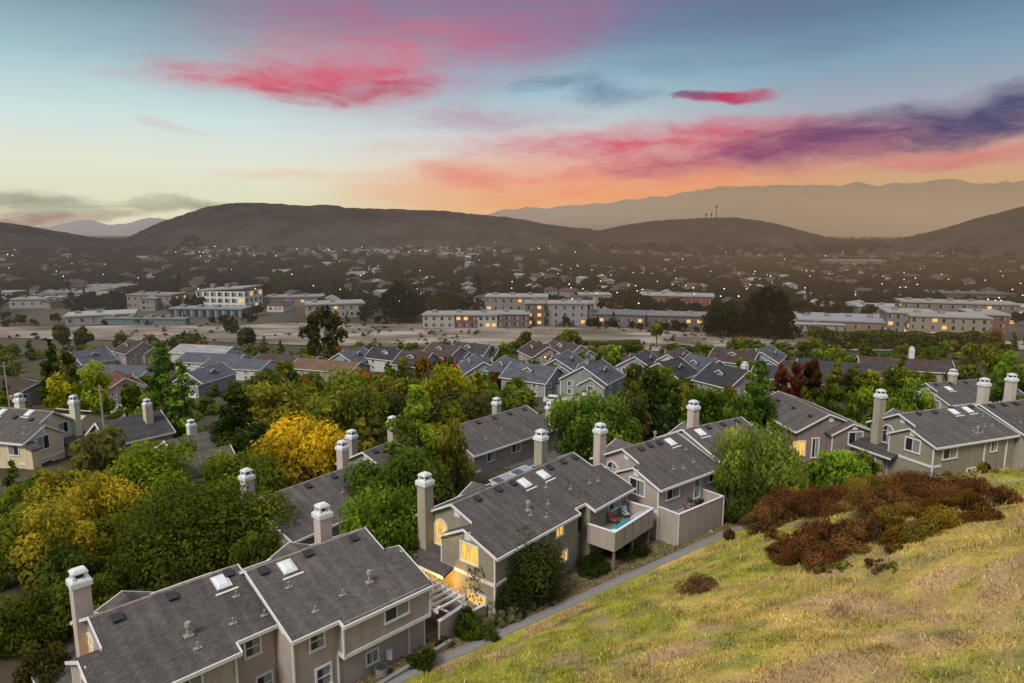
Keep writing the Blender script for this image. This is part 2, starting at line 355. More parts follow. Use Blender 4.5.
# ------------------------------------------------------------------ ground
def axis_vals(dense_lo, dense_hi, step, lo, hi, g):
    v = list(np.arange(dense_lo, dense_hi, step)); s = step
    while v[-1] < hi: s *= g; v.append(v[-1] + s)
    w = []; s = step; p = dense_lo
    while p > lo: s *= g; p -= s; w.append(p)
    return np.array(w[::-1] + v)
def mixa(a, b, t): return a + (b - a) * t[..., None]
def ground_shade(x, y):
    s = sdist(x, y); n1 = vnoise(x, y, 7, 3); n2 = vnoise(x, y, 2.2, 4); n3 = vnoise(x, y, 30, 5)
    ygrn = np.array([.25, .245, .035]); straw = np.array([.4, .285, .085]); dry = np.array([.35, .225, .13])
    px = .34 * n1 + .3 * n2 + .14 * n3 + .22 * vnoise(x, y, .8, 15)
    near = sstep((s - 10) / 16) * .2
    g = mixa(np.broadcast_to(ygrn, x.shape + (3,)), straw, sstep((px + near - .44) / .34)); g = mixa(g, dry, sstep((.6 * vnoise(x, y, 3.1, 8) + .4 * vnoise(x, y, 1.1, 16) + near * .8 - .6) / .2) * .75)
    g = g * (.66 + .68 * (.55 * vnoise(x, y, 1.3, 21) + .45 * vnoise(x, y, .55, 22)))[..., None]; g = mixa(g, np.array([.19, .18, .07]), sstep((vnoise(x, y, 1.3, 23) - .66) / .25) * .6)
    low = mixa(np.broadcast_to(np.array([.20, .15, .095]), x.shape + (3,)), np.array([.1, .1, .04]), sstep((n2 + n1 - 1.) / .3))
    mulch = np.broadcast_to(np.array([.07, .055, .038]), x.shape + (3,)); garden = mixa(np.broadcast_to(np.array([.035, .038, .02]), x.shape + (3,)), np.array([.09, .075, .045]), n1)
    town = mixa(np.broadcast_to(np.array([.04, .042, .028]), x.shape + (3,)), np.array([.1, .085, .065]), vnoise(x, y, 45, 6))
    c = mixa(g, low, sstep((0.5 - s) / .5)); c = mixa(c, mulch, sstep((-3.4 - s) / .8)); c = mixa(c, garden, sstep((-14 - s) / 10)); c = mixa(c, town, sstep((y - 180) / 60)); return c
def terrain_mesh():
    xs = axis_vals(-45, 62, .6, -16000, 16000, 1.045); ys = axis_vals(8, 95, .5, -60, 16000, 1.04)
    gx, gy = np.meshgrid(xs, ys); gz = terr(gx, gy); nx = len(xs); ny = len(ys)
    V = np.c_[gx.ravel(), gy.ravel(), gz.ravel()]; i = (np.arange(ny - 1)[:, None] * nx + np.arange(nx - 1)).ravel()
    Q = np.c_[i, i + 1, i + nx + 1, i + nx]
    tag(link('ground', fast_mesh('ground', V, Q, M['ground'], shade=ground_shade(gx, gy).reshape(-1, 3), smoothed=True)), kind='structure')
terrain_mesh()
def sheet(name, pts, w, material, lift=.02, n=40, closed=None, kind='structure'):
    """ribbon draped over the ground along pts (x,y) with width w"""
    P = [Vector((p[0], p[1])) for p in pts]; seg = [(b - a).length for a, b in zip(P, P[1:])]; T = sum(seg); out = []
    for k in range(n + 1):
        d = T * k / n; i = 0
        while i < len(seg) - 1 and d > seg[i]: d -= seg[i]; i += 1
        q = P[i].lerp(P[i + 1], min(1, d / seg[i])); tn = (P[i + 1] - P[i]).normalized(); out.append((q, Vector((-tn.y, tn.x))))
    m = 4; V = []; Fc = []
    for q, nn in out:
        for j in range(m + 1):
            r = q + nn * w * (j / m - .5); V.append((r.x, r.y, tz(r.x, r.y) + lift))
    for k in range(n):
        for j in range(m): a = k * (m + 1) + j; Fc.append((a, a + m + 1, a + m + 2, a + 1))
    b = MB(); b.v = V; b.f = Fc; b.mi = [0] * len(Fc)
    return tag(link(name, b.mesh(name, material)), kind=kind)
def grid_sheet(name, rows, material, lift, n=60, m=14, shade=None):
    """rows: list of (x, ynear, yfar)"""
    xs = np.linspace(rows[0][0], rows[-1][0], n); a = np.interp(xs, [r[0] for r in rows], [r[1] for r in rows]); b = np.interp(xs, [r[0] for r in rows], [r[2] for r in rows])
    wob = 1.6 * (vnoise(xs, xs * 0, 14, 4) - .5) * 2; t = np.linspace(0, 1, m); gy = (a + wob)[None, :] * (1 - t[:, None]) + (b - wob)[None, :] * t[:, None]; gx = np.repeat(xs[None, :], m, 0)
    V = np.c_[gx.ravel(), gy.ravel(), (terr(gx, gy) + lift).ravel()]; i = (np.arange(m - 1)[:, None] * n + np.arange(n - 1)).ravel()
    return tag(link(name, fast_mesh(name, V, np.c_[i, i + 1, i + n + 1, i + n], material, shade=shade(gx, gy) if shade else None, smoothed=True)), kind='structure')
px_ = np.linspace(-16, 40, 60)
sheet('path', [(x, float(fpath(x))) for x in px_], 1.0, M['concrete'], .03, 120)
def dshade(x, y):
    n = vnoise(x, y, 16, 7); n2 = vnoise(x * .35, y, 5, 8)
    return mixa(mixa(np.broadcast_to(np.array([.2, .165, .135]), x.shape + (3,)), np.array([.115, .1, .07]), sstep((n - .4) / .4)), np.array([.27, .23, .2]), sstep((n2 - .62) / .2)).reshape(-1, 3) * (.62 + .76 * vnoise(x * .5, y * .8, 4, 19)).reshape(-1, 1)
grid_sheet('dirt_field', [(-300, 258, 275), (-180, 250, 282), (-95, 240, 292), (-20, 226, 288), (40, 222, 280), (90, 214, 256), (150, 210, 236), (330, 196, 224)], m_vcol('bare_earth', .35, .25, .2), .25, 160, 40, dshade)
grid_sheet('gravel_road', [(60, 214, 219), (150, 213, 218), (330, 202, 207)], M['drive'], .34, 60, 4)
grid_sheet('service_road', [(70, 231, 236), (150, 226, 230), (330, 211, 215)], M['drive'], .34, 60, 4)
# ------------------------------------------------------------------ hills
def hill(name, prof, Yf, Yr, Yb, colr, rough=1., seed=0):
    pxs = np.array([p[0] for p in prof], float); pys = np.array([p[1] for p in prof], float); n = 260; m = 46
    xs = (np.linspace(pxs[0], pxs[-1], n) - 512) / F * Yr; q = np.interp(xs, (pxs - 512) / F * Yr, pys)
    q = np.convolve(np.pad(q, 4, mode='edge'), np.ones(9) / 9, 'valid')
    zr = np.array([aty(512, a, Yr).z for a in q])
    if name == 'mountain': zr = zr + 42 * (np.abs(vnoise(xs, xs * 0, 260, seed) - .5) * 2 - .5) + 16 * (vnoise(xs, xs * 0, 90, seed + 1) - .5)
    ys = np.concatenate([np.linspace(Yf, Yr, m), np.linspace(Yr, Yb, 10)[1:]])
    gx, gy = np.meshgrid(xs, ys); gx = gx * (gy / Yr); t = np.where(gy <= Yr, (gy - Yf) / (Yr - Yf), (Yb - gy) / (Yb - Yr)); t = np.clip(t, 0, 1)
    S = Yr / 1500; nz = (vnoise(gx, gy, 160 * S, seed) - .5) * .7 + (vnoise(gx, gy, 60 * S, seed + 1) - .5) * .3 + (vnoise(gx, gy, 22 * S, seed + 2) - .5) * .12
    base = -6.; z = base + (zr[None, :] - base) * np.sin(t * math.pi / 2) ** 1.15 + nz * 34 * S * rough * np.sin(np.clip(t, 0, 1) * math.pi) + (vnoise(gx, gy, 12 * S, seed + 3) - .5) * 3.5 * S * rough * t
    sc = np.array(colr); sh = mixa(np.broadcast_to(sc * .25, gx.shape + (3,)), sc * 2.1, vnoise(gx, gy, 40 * S, seed + 4) * .6 + .4 * vnoise(gx, gy, 11 * S, seed + 6))
    V = np.c_[gx.ravel(), gy.ravel(), z.ravel()]; i = (np.arange(len(ys) - 1)[:, None] * n + np.arange(n - 1)).ravel()
    tag(link(name, fast_mesh(name, V, np.c_[i, i + 1, i + n + 1, i + n], M['hill'], shade=sh.reshape(-1, 3), smoothed=True)), kind='structure')
    return lambda px: (np.interp((px - 512) / F * Yr, xs, zr))
hill('hill', [(70, 275), (100, 262), (130, 240), (165, 222), (215, 207), (260, 203), (300, 206), (380, 209), (440, 211), (500, 217), (550, 225), (610, 233), (680, 247), (740, 262)], 820, 1500, 2300, (.055, .047, .04), 1, 1)
hill('hill', [(-160, 214), (-60, 219), (0, 221), (40, 227), (90, 236), (130, 243), (200, 262)], 700, 1250, 1700, (.045, .042, .04), .7, 12)
knoll = hill('hill', [(500, 262), (545, 246), (590, 233), (620, 226), (680, 219), (730, 217), (770, 223), (800, 231), (830, 239), (880, 252)], 1250, 1900, 2500, (.06, .05, .04), .8, 21)
hill('hill', [(840, 256), (870, 245), (900, 238), (940, 228), (980, 215), (1024, 205), (1100, 190), (1200, 180)], 950, 1500, 2200, (.06, .052, .042), .9, 33)
hill('mountain', [(470, 226), (500, 214), (520, 211), (560, 206), (590, 203), (620, 201), (660, 195), (700, 190), (780, 185), (860, 187), (885, 181), (910, 187), (940, 179), (965, 185), (990, 182), (1024, 182), (1160, 184)], 3600, 6200, 9000, (.08, .07, .06), 1.2, 44)
hill('mountain', [(10, 236), (40, 228), (70, 224), (85, 221), (100, 219), (120, 222), (150, 220), (180, 217), (230, 208)], 3500, 5200, 7500, (.08, .075, .075), 1.2, 55)
# ------------------------------------------------------------------ building parts
WM = {}
def window_meshes(w, h, arch, mull):
    key = (round(w, 2), round(h, 2), arch, mull)
    if key in WM: return WM[key]
    b = MB(); t = .13; d0, d1 = -.09, .0
    if not arch:
        b.box(-w / 2 - t, w / 2 + t, d0, d1, h / 2, h / 2 + t); b.box(-w / 2 - t, w / 2 + t, d0 - .03, d1, -h / 2 - t, -h / 2)
        b.box(-w / 2 - t, -w / 2, d0, d1, -h / 2, h / 2); b.box(w / 2, w / 2 + t, d0, d1, -h / 2, h / 2)
        if mull & 1: b.box(-.03, .03, d0 + .02, d1, -h / 2, h / 2)
        if mull & 2: b.box(-w / 2, w / 2, d0 + .025, d1, -.03, .03)
        p = MB().add([(-w / 2, -.02, -h / 2), (w / 2, -.02, -h / 2), (w / 2, -.02, h / 2), (-w / 2, -.02, h / 2)], [(0, 1, 2, 3)])
    else:
        hs = h / 2 - w / 2; n = 12; ar = lambda r: [(r * math.cos(math.pi * k / n), hs + r * math.sin(math.pi * k / n)) for k in range(n + 1)]
        I = [(w / 2, -h / 2)] + ar(w / 2) + [(-w / 2, -h / 2)]; O = [(w / 2 + t, -h / 2)] + ar(w / 2 + t) + [(-w / 2 - t, -h / 2)]; k = len(I)
        b.add([(x, d0, z) for x, z in I + O] + [(x, d1, z) for x, z in I + O], [f for i in range(k - 1) for f in ((i, k + i, k + i + 1, i + 1), (i, i + 1, 2 * k + i + 1, 2 * k + i), (k + i + 1, k + i, 3 * k + i, 3 * k + i + 1))])
        b.box(-w / 2 - t, w / 2 + t, d0 - .03, d1, -h / 2 - t, -h / 2 - .002); b.box(-.03, .03, d0 + .02, d1, -h / 2, h / 2 - .02); b.box(-w / 2, w / 2, d0 + .025, d1, hs - .03, hs + .03)
        p = MB().add([(x, -.02, z) for x, z in I], [list(range(k))])
    WM[key] = (b.mesh('window', M['trim']), p.mesh('pane', M['pane']), p.mesh('pane', M['lit'])); return WM[key]
def window(root, mtx, pos, face, w=1.2, h=1.2, lit=False, arch=False, mull=1):
    f, p, pl = window_meshes(w, h, arch, mull); rz = {'-v': 0, '-u': -90, '+u': 90, '+v': 180}[face]
    o = link('window', f, root, mtx @ Matrix.Translation(pos) @ Matrix.Rotation(R(rz), 4, 'Z')); q = link('pane', pl if lit else p, o); return o
CHIM = {}
def chimney(root, mtx, u, v, z0, z1, col, s=.92):
    col = tuple(min(.6, q * 1.35) for q in col); z1 -= .12
    b = MB().box(u - s / 2, u + s / 2, v - s / 2, v + s / 2, z0, z1); o = link('chimney', b.mesh('chimney', M['siding']), root, mtx, col)
    if 'cap' not in CHIM:
        c = MB(); r = .56; c.box(-r, r, -r, r, -.12, .2); c.box(-r + .06, r - .06, -r + .06, r - .06, .2, .27)
        for sx in (-1, 1):
            for sy in (-1, 1): c.tube((sx * .34, sy * .34, .27), (sx * .29, sy * .29, .68), .09, .08, 4)
        c.box(-.42, .42, -.42, .42, .64, .74); c.box(-.35, .35, -.35, .35, .741, .82); c.box(-.24, .24, -.24, .24, .821, .88); c.tube((0, 0, .27), (0, 0, .36), .46, .36, 8)
        CHIM['cap'] = c.mesh('chimney_cap', M['steel']); CHIM['flue'] = MB().tube((0, 0, .365), (0, 0, .655), .25, .25, 8).mesh('flue', M['dark'])
    k = link('chimney_cap', CHIM['cap'], o, Matrix.Translation((u, v, z1))); link('flue', CHIM['flue'], o, Matrix.Translation((u, v, z1))); return o
VR = 5.9; K = .386; ZE = 5.0; ZR = ZE + VR * K; KB = .5; DP = 10.2
def zf(v): return ZE + K * v if v <= VR else ZR - KB * (v - VR)
ROOF = (.096, .089, .086)
VENT = MB().box(-.24, .24, -.24, .24, -.05, .16).box(-.3, .3, -.3, .3, .16, .2).mesh('roof_vent', M['dark'])
PIPE = MB().tube((0, 0, -.1), (0, 0, .36), .045, .045, 8).tube((0, 0, .36), (0, 0, .4), .07, .07, 8).add([(-.25, -.1, .03), (.25, -.1, .03), (.25, .08, .1), (-.25, .08, .1)], [(0, 1, 2, 3)]).mesh('vent_pipe', M['drive'])
FLUE = MB().tube((0, 0, -.1), (0, 0, .6), .11, .11, 8).tube((0, 0, .6), (0, 0, .85), .2, .17, 8).box(-.26, .26, -.2, .2, -.05, .08).mesh('flue_pipe', M['drive'])
def skylight(root, mtx, u, v, w=.8, l=1.0):
    S = Matrix.Rotation(math.atan(K), 4, 'X'); T = mtx @ Matrix.Translation((u, v, zf(v))) @ S
    if 'f' not in CHIM:
        CHIM['f'] = MB().box(-w / 2 - .07, w / 2 + .07, -l / 2 - .07, l / 2 + .07, -.05, .1).box(-w / 2 - .3, w / 2 + .3, -l / 2 - .42, -l / 2 - .3, -.05, .05).mesh('skylight', M['trim'])
        CHIM['d'] = MB().add([(-w / 2, -l / 2, .11), (w / 2, -l / 2, .11), (w / 2, l / 2, .11), (-w / 2, l / 2, .11), (-w / 3, -l / 3, .2), (w / 3, -l / 3, .2), (w / 3, l / 3, .2), (-w / 3, l / 3, .2)], [(4, 5, 6, 7), (0, 1, 5, 4), (1, 2, 6, 5), (2, 3, 7, 6), (3, 0, 4, 7)]).mesh('dome', M['skyl'])
    o = link('skylight', CHIM['f'], root, T); link('dome', CHIM['d'], o)
def module(root, mtx, L, wall, front=True, back=False, eave=None, segs=None, chims=((.9, 8.6),), lit=(), wins=(), sky=(), vents=None, pipes=(), flues=(), rear=(), lean=True, roofc=ROOF, hgt=0, band=True, arch=True):
    """one dwelling of the row: u along the row, v away from the hill; v=0 is the eave on the hill side"""
    eave = eave or [(0, 0), (L, 0)]; segs = segs or [(1.5 if front else .2, L - (1.5 if back else .2), .4)]
    a = 1.2 if front else 0; e = L - 1.2 if back else L
    def part(n, b, m, c=None): return link(n, b.mesh(n, m), root, mtx, c)
    w = MB()
    for u0, u1, vf in segs: w.prism([(vf, -2), (vf, zf(vf) - .12), (VR, ZR - .12), (DP - .4, zf(DP - .4) - .12), (DP - .4, -2)], u0, u1)
    zg = lambda v: zf(3.4) - .48 * (v - 3.4); fp = [(.4, -2), (.4, zf(.4) - .12), (3.4, zf(3.4) - .12), (6, zg(6) - .12), (6, -2)]
    if front: w.prism(fp, .2, 1.497)
    if back: w.prism(fp, L - 1.497, L - .2)
    if front and lean: w.box(-.6, .8, 6.004, 10.2, -2, 2.25)
    part('wall', w, M['siding'], wall)
    r = MB(); poly = list(eave) + ([(L, 3.4), (e, 3.4), (e, VR), ] if back else [(L, VR)]) + ([(a, VR), (a, 3.4), (0, 3.4)] if front else [(0, VR)])
    r.slab(poly, lambda x, y: zf(y), .2); r.slab([(a, VR), (e, VR), (e, DP), (a, DP)], lambda x, y: zf(y), .2)
    if front: r.slab([(0, 3.4), (1.9, 3.4), (1.9, 6.3), (0, 6.3)], lambda x, y: zg(y), .18)
    if back: r.slab([(L - 1.9, 3.4), (L, 3.4), (L, 6.3), (L - 1.9, 6.3)], lambda x, y: zg(y), .18)
    for u0, wd, dep in rear:      # cross gables on the far side
        zt = zf(VR + 2.9); r.slab([(u0, VR + 2.2), (u0, DP + dep), (u0 - wd, DP + dep), (u0 - wd, VR + 2.2)], lambda x, y: zt - .45 * (u0 - x), .18); r.slab([(u0, VR + 2.2), (u0 + wd, VR + 2.2), (u0 + wd, DP + dep), (u0, DP + dep)], lambda x, y: zt - .45 * (x - u0), .18)
    part('roof', r, M['shingle'], roofc)
    if rear:
        w2 = MB()
        for u0, wd, dep in rear:
            zt = zf(VR + 2.9); w2.add([(u0 - wd + .3, DP - .39, -2), (u0 + wd - .3, DP - .39, -2), (u0 + wd - .3, DP + dep - .3, -2), (u0 - wd + .3, DP + dep - .3, -2), (u0 - wd + .3, DP - .39, zt - .45 * wd), (u0 + wd - .3, DP - .39, zt - .45 * wd), (u0 + wd - .3, DP + dep - .3, zt - .45 * wd), (u0 - wd + .3, DP + dep - .3, zt - .45 * wd), (u0, DP - .39, zt - .1), (u0, DP + dep - .3, zt - .1)],
                [(0, 1, 5, 8, 4), (2, 3, 7, 9, 6), (1, 2, 6, 5), (3, 0, 4, 7)])
        part('gable_wall', w2, M['siding'], wall)
    if front and lean:
        part('porch_roof', MB().slab([(-1., 4.6), (.18, 4.6), (.18, 6.003), (1.49, 6.003), (1.49, 10.5), (-1., 10.5)], lambda x, y: 2.42 + .33 * (x + 1), .16), M['shingle'], tuple(q * .8 for q in roofc))
    t = MB(); B = lambda p, q, h=.2, th=.07: t.bar(p, q, h, th)
    for p, q in zip(eave, eave[1:]):
        dx = -.02 if abs(p[1] - q[1]) < .01 else 0
        B((p[0], p[1] - .04, zf(p[1]) + .02), (q[0], q[1] - .04, zf(q[1]) + .02), .22, .1)
    sides = ([(0, 1)] if front else [(0, 0)]) + ([(L, -1)] if back else [(L, 0)])
    for u0, s in sides:
        o = -.04 if u0 == 0 else .04
        if s:
            B((u0 + o, -.02, zf(0) + .04), (u0 + o, 3.4, zf(3.4) + .04)); B((u0 + o, 3.4, zf(3.4) + .04), (u0 + o, 6.3, zg(6.3) + .04))
            uu = u0 + s * 1.2 + o; B((uu, 3.6, zf(3.6) + .04), (uu, VR, ZR + .04)); B((uu, VR, ZR + .04), (uu, DP, zf(DP) + .04))
            wl = u0 + s * .2; f = '-u' if u0 == 0 else '+u'
            if band: t.box(min(wl, wl - s * .07), max(wl, wl - s * .07), .34, 6.03, 2.55, 2.8)
            t.box(wl - .06, wl + .06, .34, .46, -2, 4.95); t.box(wl - .05, wl + .05, 5.94, 6.06, -2, 4.7)
            if band: t.box(min(u0 + s * .3, u0 + s * 1.49), max(u0 + s * .3, u0 + s * 1.49), .33, .398, 2.55, 2.8)
            window(root, mtx, (wl, 2.95, 4.42), f, 1.75, 1.4, 'front' in lit and u0 == 0); 
            vb = MB().box(-.3, .3, -.06, 0, -.35, .35); link('gable_vent', vb.mesh('gable_vent', M['trim']), root, mtx @ Matrix.Translation((wl, 3.1, 5.8)) @ Matrix.Rotation(R(-90 if u0 == 0 else 90), 4, 'Z'))
            link('gable_vent', vb.mesh('gable_vent', M['trim']), root, mtx @ Matrix.Translation((u0 + s * 1.5, 5.5, 6.55)) @ Matrix.Rotation(R(-90 if u0 == 0 else 90), 4, 'Z'))
            if arch: window(root, mtx, (u0 + s * 1.5, 7.35, 4.35), f, 1.35, 2.1, 'arch' in lit and u0 == 0, True)
        else: B((u0 + o, -.02, zf(0) + .04), (u0 + o, VR, ZR + .04)); B((u0 + o, VR, ZR + .04), (u0 + o, DP, zf(DP) + .04))
    B((a, DP + .04, zf(DP) + .02), (e, DP + .04, zf(DP) + .02), .22, .1)
    for u0, wd, dep in rear:
        zt = zf(VR + 2.9) + .04; y = DP + dep + .04; B((u0, y, zt), (u0 - wd, y, zt - .45 * wd)); B((u0, y, zt), (u0 + wd, y, zt - .45 * wd))
    if front and lean: t.bar((-1.04, 4.58, 2.46), (-1.04, 10.52, 2.46), .2, .07)
    part('trim', t, M['trim'])
    part('ridge_cap', MB().slab([(a, VR - .16), (e, VR - .16), (e, VR), (a, VR)], lambda x, y: zf(y) + .04, .03).slab([(a, VR + .002), (e, VR + .002), (e, VR + .16), (a, VR + .16)], lambda x, y: zf(y) + .04, .03), M['shingle'], tuple(q * 2.3 * k for q, k in zip(roofc, (1, .9, .82))))
    for c in chims: chimney(root, mtx, c[0], c[1], (zf(c[1]) - 1.2) if 1.9 < c[0] < L - 1 else -2, (c[2] if len(c) > 2 else 8.55), wall)
    for s in sky: skylight(root, mtx, *s)
    S = Matrix.Rotation(math.atan(K), 4, 'X')
    for q in (vents if vents is not None else [(u_, 5.2) for u_ in np.arange(2.6, L - 1.5, 3.1)]): link('roof_vent', VENT, root, mtx @ Matrix.Translation((q[0], q[1], zf(q[1]))) @ S)
    for q in pipes: link('vent_pipe', PIPE, root, mtx @ Matrix.Translation((q[0], q[1], zf(q[1]))))
    for q in flues: link('flue_pipe', FLUE, root, mtx @ Matrix.Translation((q[0], q[1], zf(q[1]))))
    for wn in wins: window(root, mtx, *wn[:2], **wn[2])
def T2(x, y, z, a, mirror=False):
    m = Matrix.Translation((x, y, z)) @ Matrix.Rotation(R(a), 4, 'Z')
    return m @ Matrix.Diagonal((1, -1, 1, 1)) if mirror else m
PINK = (.40, .335, .305); OLIVE = (.275, .25, .195); CREAM = (.6, .5, .34); TAUPE = (.32, .28, .25)
ROW = 'townhouses in the front row'
def extra(root, mtx, name, b, m, col=None, parent=None): return link(name, b.mesh(name, m), parent or root, mtx if parent is None else None, col)
# H1 : two stepped dwellings, bottom left
h1 = empty('townhouse', (-12.78, 36.41, 11.4), 0, label='pink grey two-part townhouse nearest the camera, cut by the lower frame edge', cat='townhouse', group=ROW)
mA = T2(0, 0, 0, 45.5); L1 = 10.1
module(h1, mA, L1, PINK, front=False, back=True, eave=[(0, 0), (3.1, 0), (3.1, -.5), (L1, -.5)], segs=[(.2, 8.6, .4)], chims=((6.6, 7.7),),
    sky=[(2.4, 5.0)], vents=[(.9, 5.3), (4.1, 5.4), (7.6, 5.3)], pipes=[(1.7, 3.5), (2.2, 1.2), (4.3, 1.5)], flues=[(6.4, 1.6)], rear=[(5.3, 2.4, .2)],
    wins=[((1.75, .4, 4.15), '-v', dict(w=.85, h=1.05, mull=2)), ((2.1, .4, 1.55), '-v', dict(w=.9, h=1.25, mull=2)), ((7.15, -.3, 4.12), '-v', dict(w=1.8, h=1.0)) , ((5.6, .4, 1.2), '-v', dict(w=.8, h=.8))])
bb = MB().box(3.2, L1 - .25, -.3, .395, 2.75, 4.9); extra(h1, mA, 'bay_wall', bb, M['siding'], PINK)
bb = MB().box(3.12, L1 - .15, -.38, .39, 2.5, 2.745).box(3.1, 3.2, -.4, -.28, 2.746, 4.8).box(L1 - .28, L1 - .16, -.4, -.28, 2.746, 4.8).box(.12, .24, .3, .41, -2, 4.8).box(3.06, 3.16, .28, .4, -2, 2.49).box(8.5, 8.62, .3, .41, -2, 2.49); extra(h1, mA, 'bay_trim', bb, M['trim'])
du, dv = -6.56, 1.43; ca, sa = math.cos(R(46)), math.sin(R(46))
mB = T2(du * ca - dv * sa, du * sa + dv * ca, -.15, 46) @ Matrix.Translation((-3, 0, 0)); L2 = 9.75
module(h1, mB, L2, PINK, front=True, back=False, eave=[(0, 0), (7.2, 0), (7.2, .7), (L2, .7)], segs=[(1.5, 7.0, .4), (7.0, L2 - .02, 1.1)], chims=((1.45, 8.3, 8.5),),
    sky=[(8.3, 5.0)], vents=[(2.4, 5.1), (5.4, 5.2), (8.9, 5.4)], pipes=[(8.6, 3.6), (7.6, 1.9), (5.3, 1.3), (9.4, 1.6)], flues=[(5.2, 2.3)], rear=[(4.2, 2.3, .3)], lit=('arch',),
    wins=[((8.3, 1.1, 4.3), '-v', dict(w=.85, h=1.0, mull=2)), ((8.9, 1.1, 1.6), '-v', dict(w=.9, h=1.1, mull=2)), ((4.4, .4, 4.2), '-v', dict(w=1.2, h=1.0))])
extra(h1, mB, 'downspout', MB().box(6.9, 7.02, .28, .4, -2, 4.9), M['trim'])
# H2 : the dwelling with the lit courtyard
h2 = empty('townhouse', (-1.09, 46.57, 11.4), 0, label='olive grey townhouse with yellow lit arched window and corner deck, centre of the row', cat='townhouse', group=ROW)
m2 = T2(0, 0, 0, 49.9); L = 19.1
module(h2, m2, L, OLIVE, front=True, back=True, eave=[(0, 0), (10.7, 0), (10.7, .6), (12.3, .6), (12.3, -.4), (L, -.4)], segs=[(1.5, 10.9, .4), (10.9, 12.4, 1.1), (12.4, L - 1.5, .15)], chims=((.95, 8.6), (15.4, 7.9, 9.)), lit=('front', 'arch'),
    sky=[(9.2, 4.9), (11.9, 4.9)], vents=[(3.6, 5.3), (6.2, 5.3), (8.1, 5.3), (13.3, 5.3), (15.4, 5.3), (17.2, 5.2)], pipes=[(6.3, 1.9), (7.4, 1.1), (10.6, 3.6), (8.9, 2.1), (12.6, 2.4), (15.2, 2.1), (16.3, 1.9)], flues=[(6.6, 2.4)], rear=[(8.5, 2.6, .3)],
    wins=[((8.2, .4, 4.3), '-v', dict(w=.95, h=1.0, lit=True)), ((8.9, .4, 1.7), '-v', dict(w=.8, h=.8, lit=True)), ((4.6, .4, 4.2), '-v', dict(w=1., h=1.)), ((16.3, .15, 4.1), '-v', dict(w=1.8, h=1.05)), ((.2, 2.2, 1.0), '-u', dict(w=1.7, h=.75, lit=True, mull=1)), ((15.8, .15, 1.2), '-v', dict(w=1.1, h=1.)), ((-.6, 8.2, 1.1), '-u', dict(w=1.9, h=1.6, lit=True, mull=1))])
extra(h2, m2, 'downspout', MB().box(6.4, 6.52, .3, .4, -2, 4.9), M['trim'])
extra(h2, m2, 'sliding_door', MB().box(11.2, 11.3, 1.0, 1.1, 2.6, 4.7).box(12.2, 12.3, 1.0, 1.1, 2.6, 4.7).box(11.2, 12.3, 1.0, 1.1, 4.701, 4.8).box(11.301, 12.199, 1.06, 1.099, 2.6, 4.7), M['dark'])
dk = extra(h2, m2, 'deck', MB().box(12.0, 18.6, -2.6, .14, 2.35, 2.6), M['wood'])
def child(p, n, b, m, c=None): return link(n, b.mesh(n, m), p, None, c)
child(dk, 'railing', MB().box(12.0, 12.1, -2.6, .12, 2.601, 3.55).box(12.101, 18.499, -2.6, -2.5, 2.601, 3.55).box(18.5, 18.6, -2.6, .12, 2.601, 3.55).box(11.97, 18.63, -2.66, -2.605, 1.85, 3.5).box(11.94, 11.995, -2.6, .12, 1.85, 3.5).box(18.605, 18.66, -2.6, .12, 1.85, 3.5), M['siding'], PINK)
child(dk, 'cap_rail', MB().box(11.9, 18.7, -2.7, -2.46, 3.555, 3.63).box(11.9, 12.14, -2.455, .12, 3.555, 3.63).box(18.46, 18.7, -2.455, .12, 3.555, 3.63), M['trim'])
for u_, v_ in ((12.3, -2.4), (18.2, -2.4), (18.2, -1.), (15.3, -2.4)): child(dk, 'post', MB().box(u_ - .1, u_ + .1, v_ - .1, v_ + .1, -2, 2.34), M['wood'])
for u_ in (13.4, 14.9, 16.4, 17.6): child(dk, 'batten', MB().box(u_, u_ + .07, -2.69, -2.665, 1.85, 3.5), M['wood'])
W2 = Matrix.Translation((-1.09, 46.57, 11.4)) @ m2
# H3
h3 = empty('townhouse', (13.69, 59.88, 11.4), 0, label='pink grey townhouse with walled upper terrace, second from right in the row', cat='townhouse', group=ROW)
m3 = T2(0, 0, 0, 39)
module(h3, m3, 9.9, PINK, front=True, back=False, chims=((1., 8.7),), sky=[(7.6, 4.9)], vents=[(3.1, 5.1), (4.6, 5.2), (6.1, 5.2)], pipes=[(4.0, 1.7), (5.2, 1.4), (8.2, 3.4), (7.2, 1.7)], flues=[(7.9, 7.2)], rear=[(6.8, 2.4, 1.5)], lean=False,
    wins=[((2.3, .4, 4.1), '-v', dict(w=1.8, h=1.0)), ((8.4, .4, 4.15), '-v', dict(w=.7, h=.75, mull=0)), ((6.1, .4, 3.65), '-v', dict(w=.8, h=1.9, mull=2))])
m3b = m3 @ T2(9.65, -.3, .35, -7)
module(h3, m3b, 10.5, PINK, front=False, back=True, chims=((3.4, 7.6, 8.9),), sky=[(1.7, 4.9)], vents=[(3.3, 5.3), (5.6, 5.3), (7.9, 5.3)], pipes=[(2.2, 3), (6.2, 2.)], rear=[(6, 2.4, 1.3)],
    wins=[((2.0, .4, 4.1), '-v', dict(w=.8, h=1.)), ((5.0, .4, 4.1), '-v', dict(w=1.6, h=1.05)), ((4.2, .4, 1.4), '-v', dict(w=1.2, h=1.2))])
tr = extra(h3, m3, 'terrace', MB().box(.35, 7.1, -1.85, .395, -1.5, 2.25), M['concrete'])
child(tr, 'parapet', MB().box(.25, .349, -1.95, .39, -1.5, 3.2).box(.35, 7.1, -1.95, -1.851, -1.5, 3.2).box(7.101, 7.2, -1.95, .39, -1.5, 3.2), M['siding'], PINK)
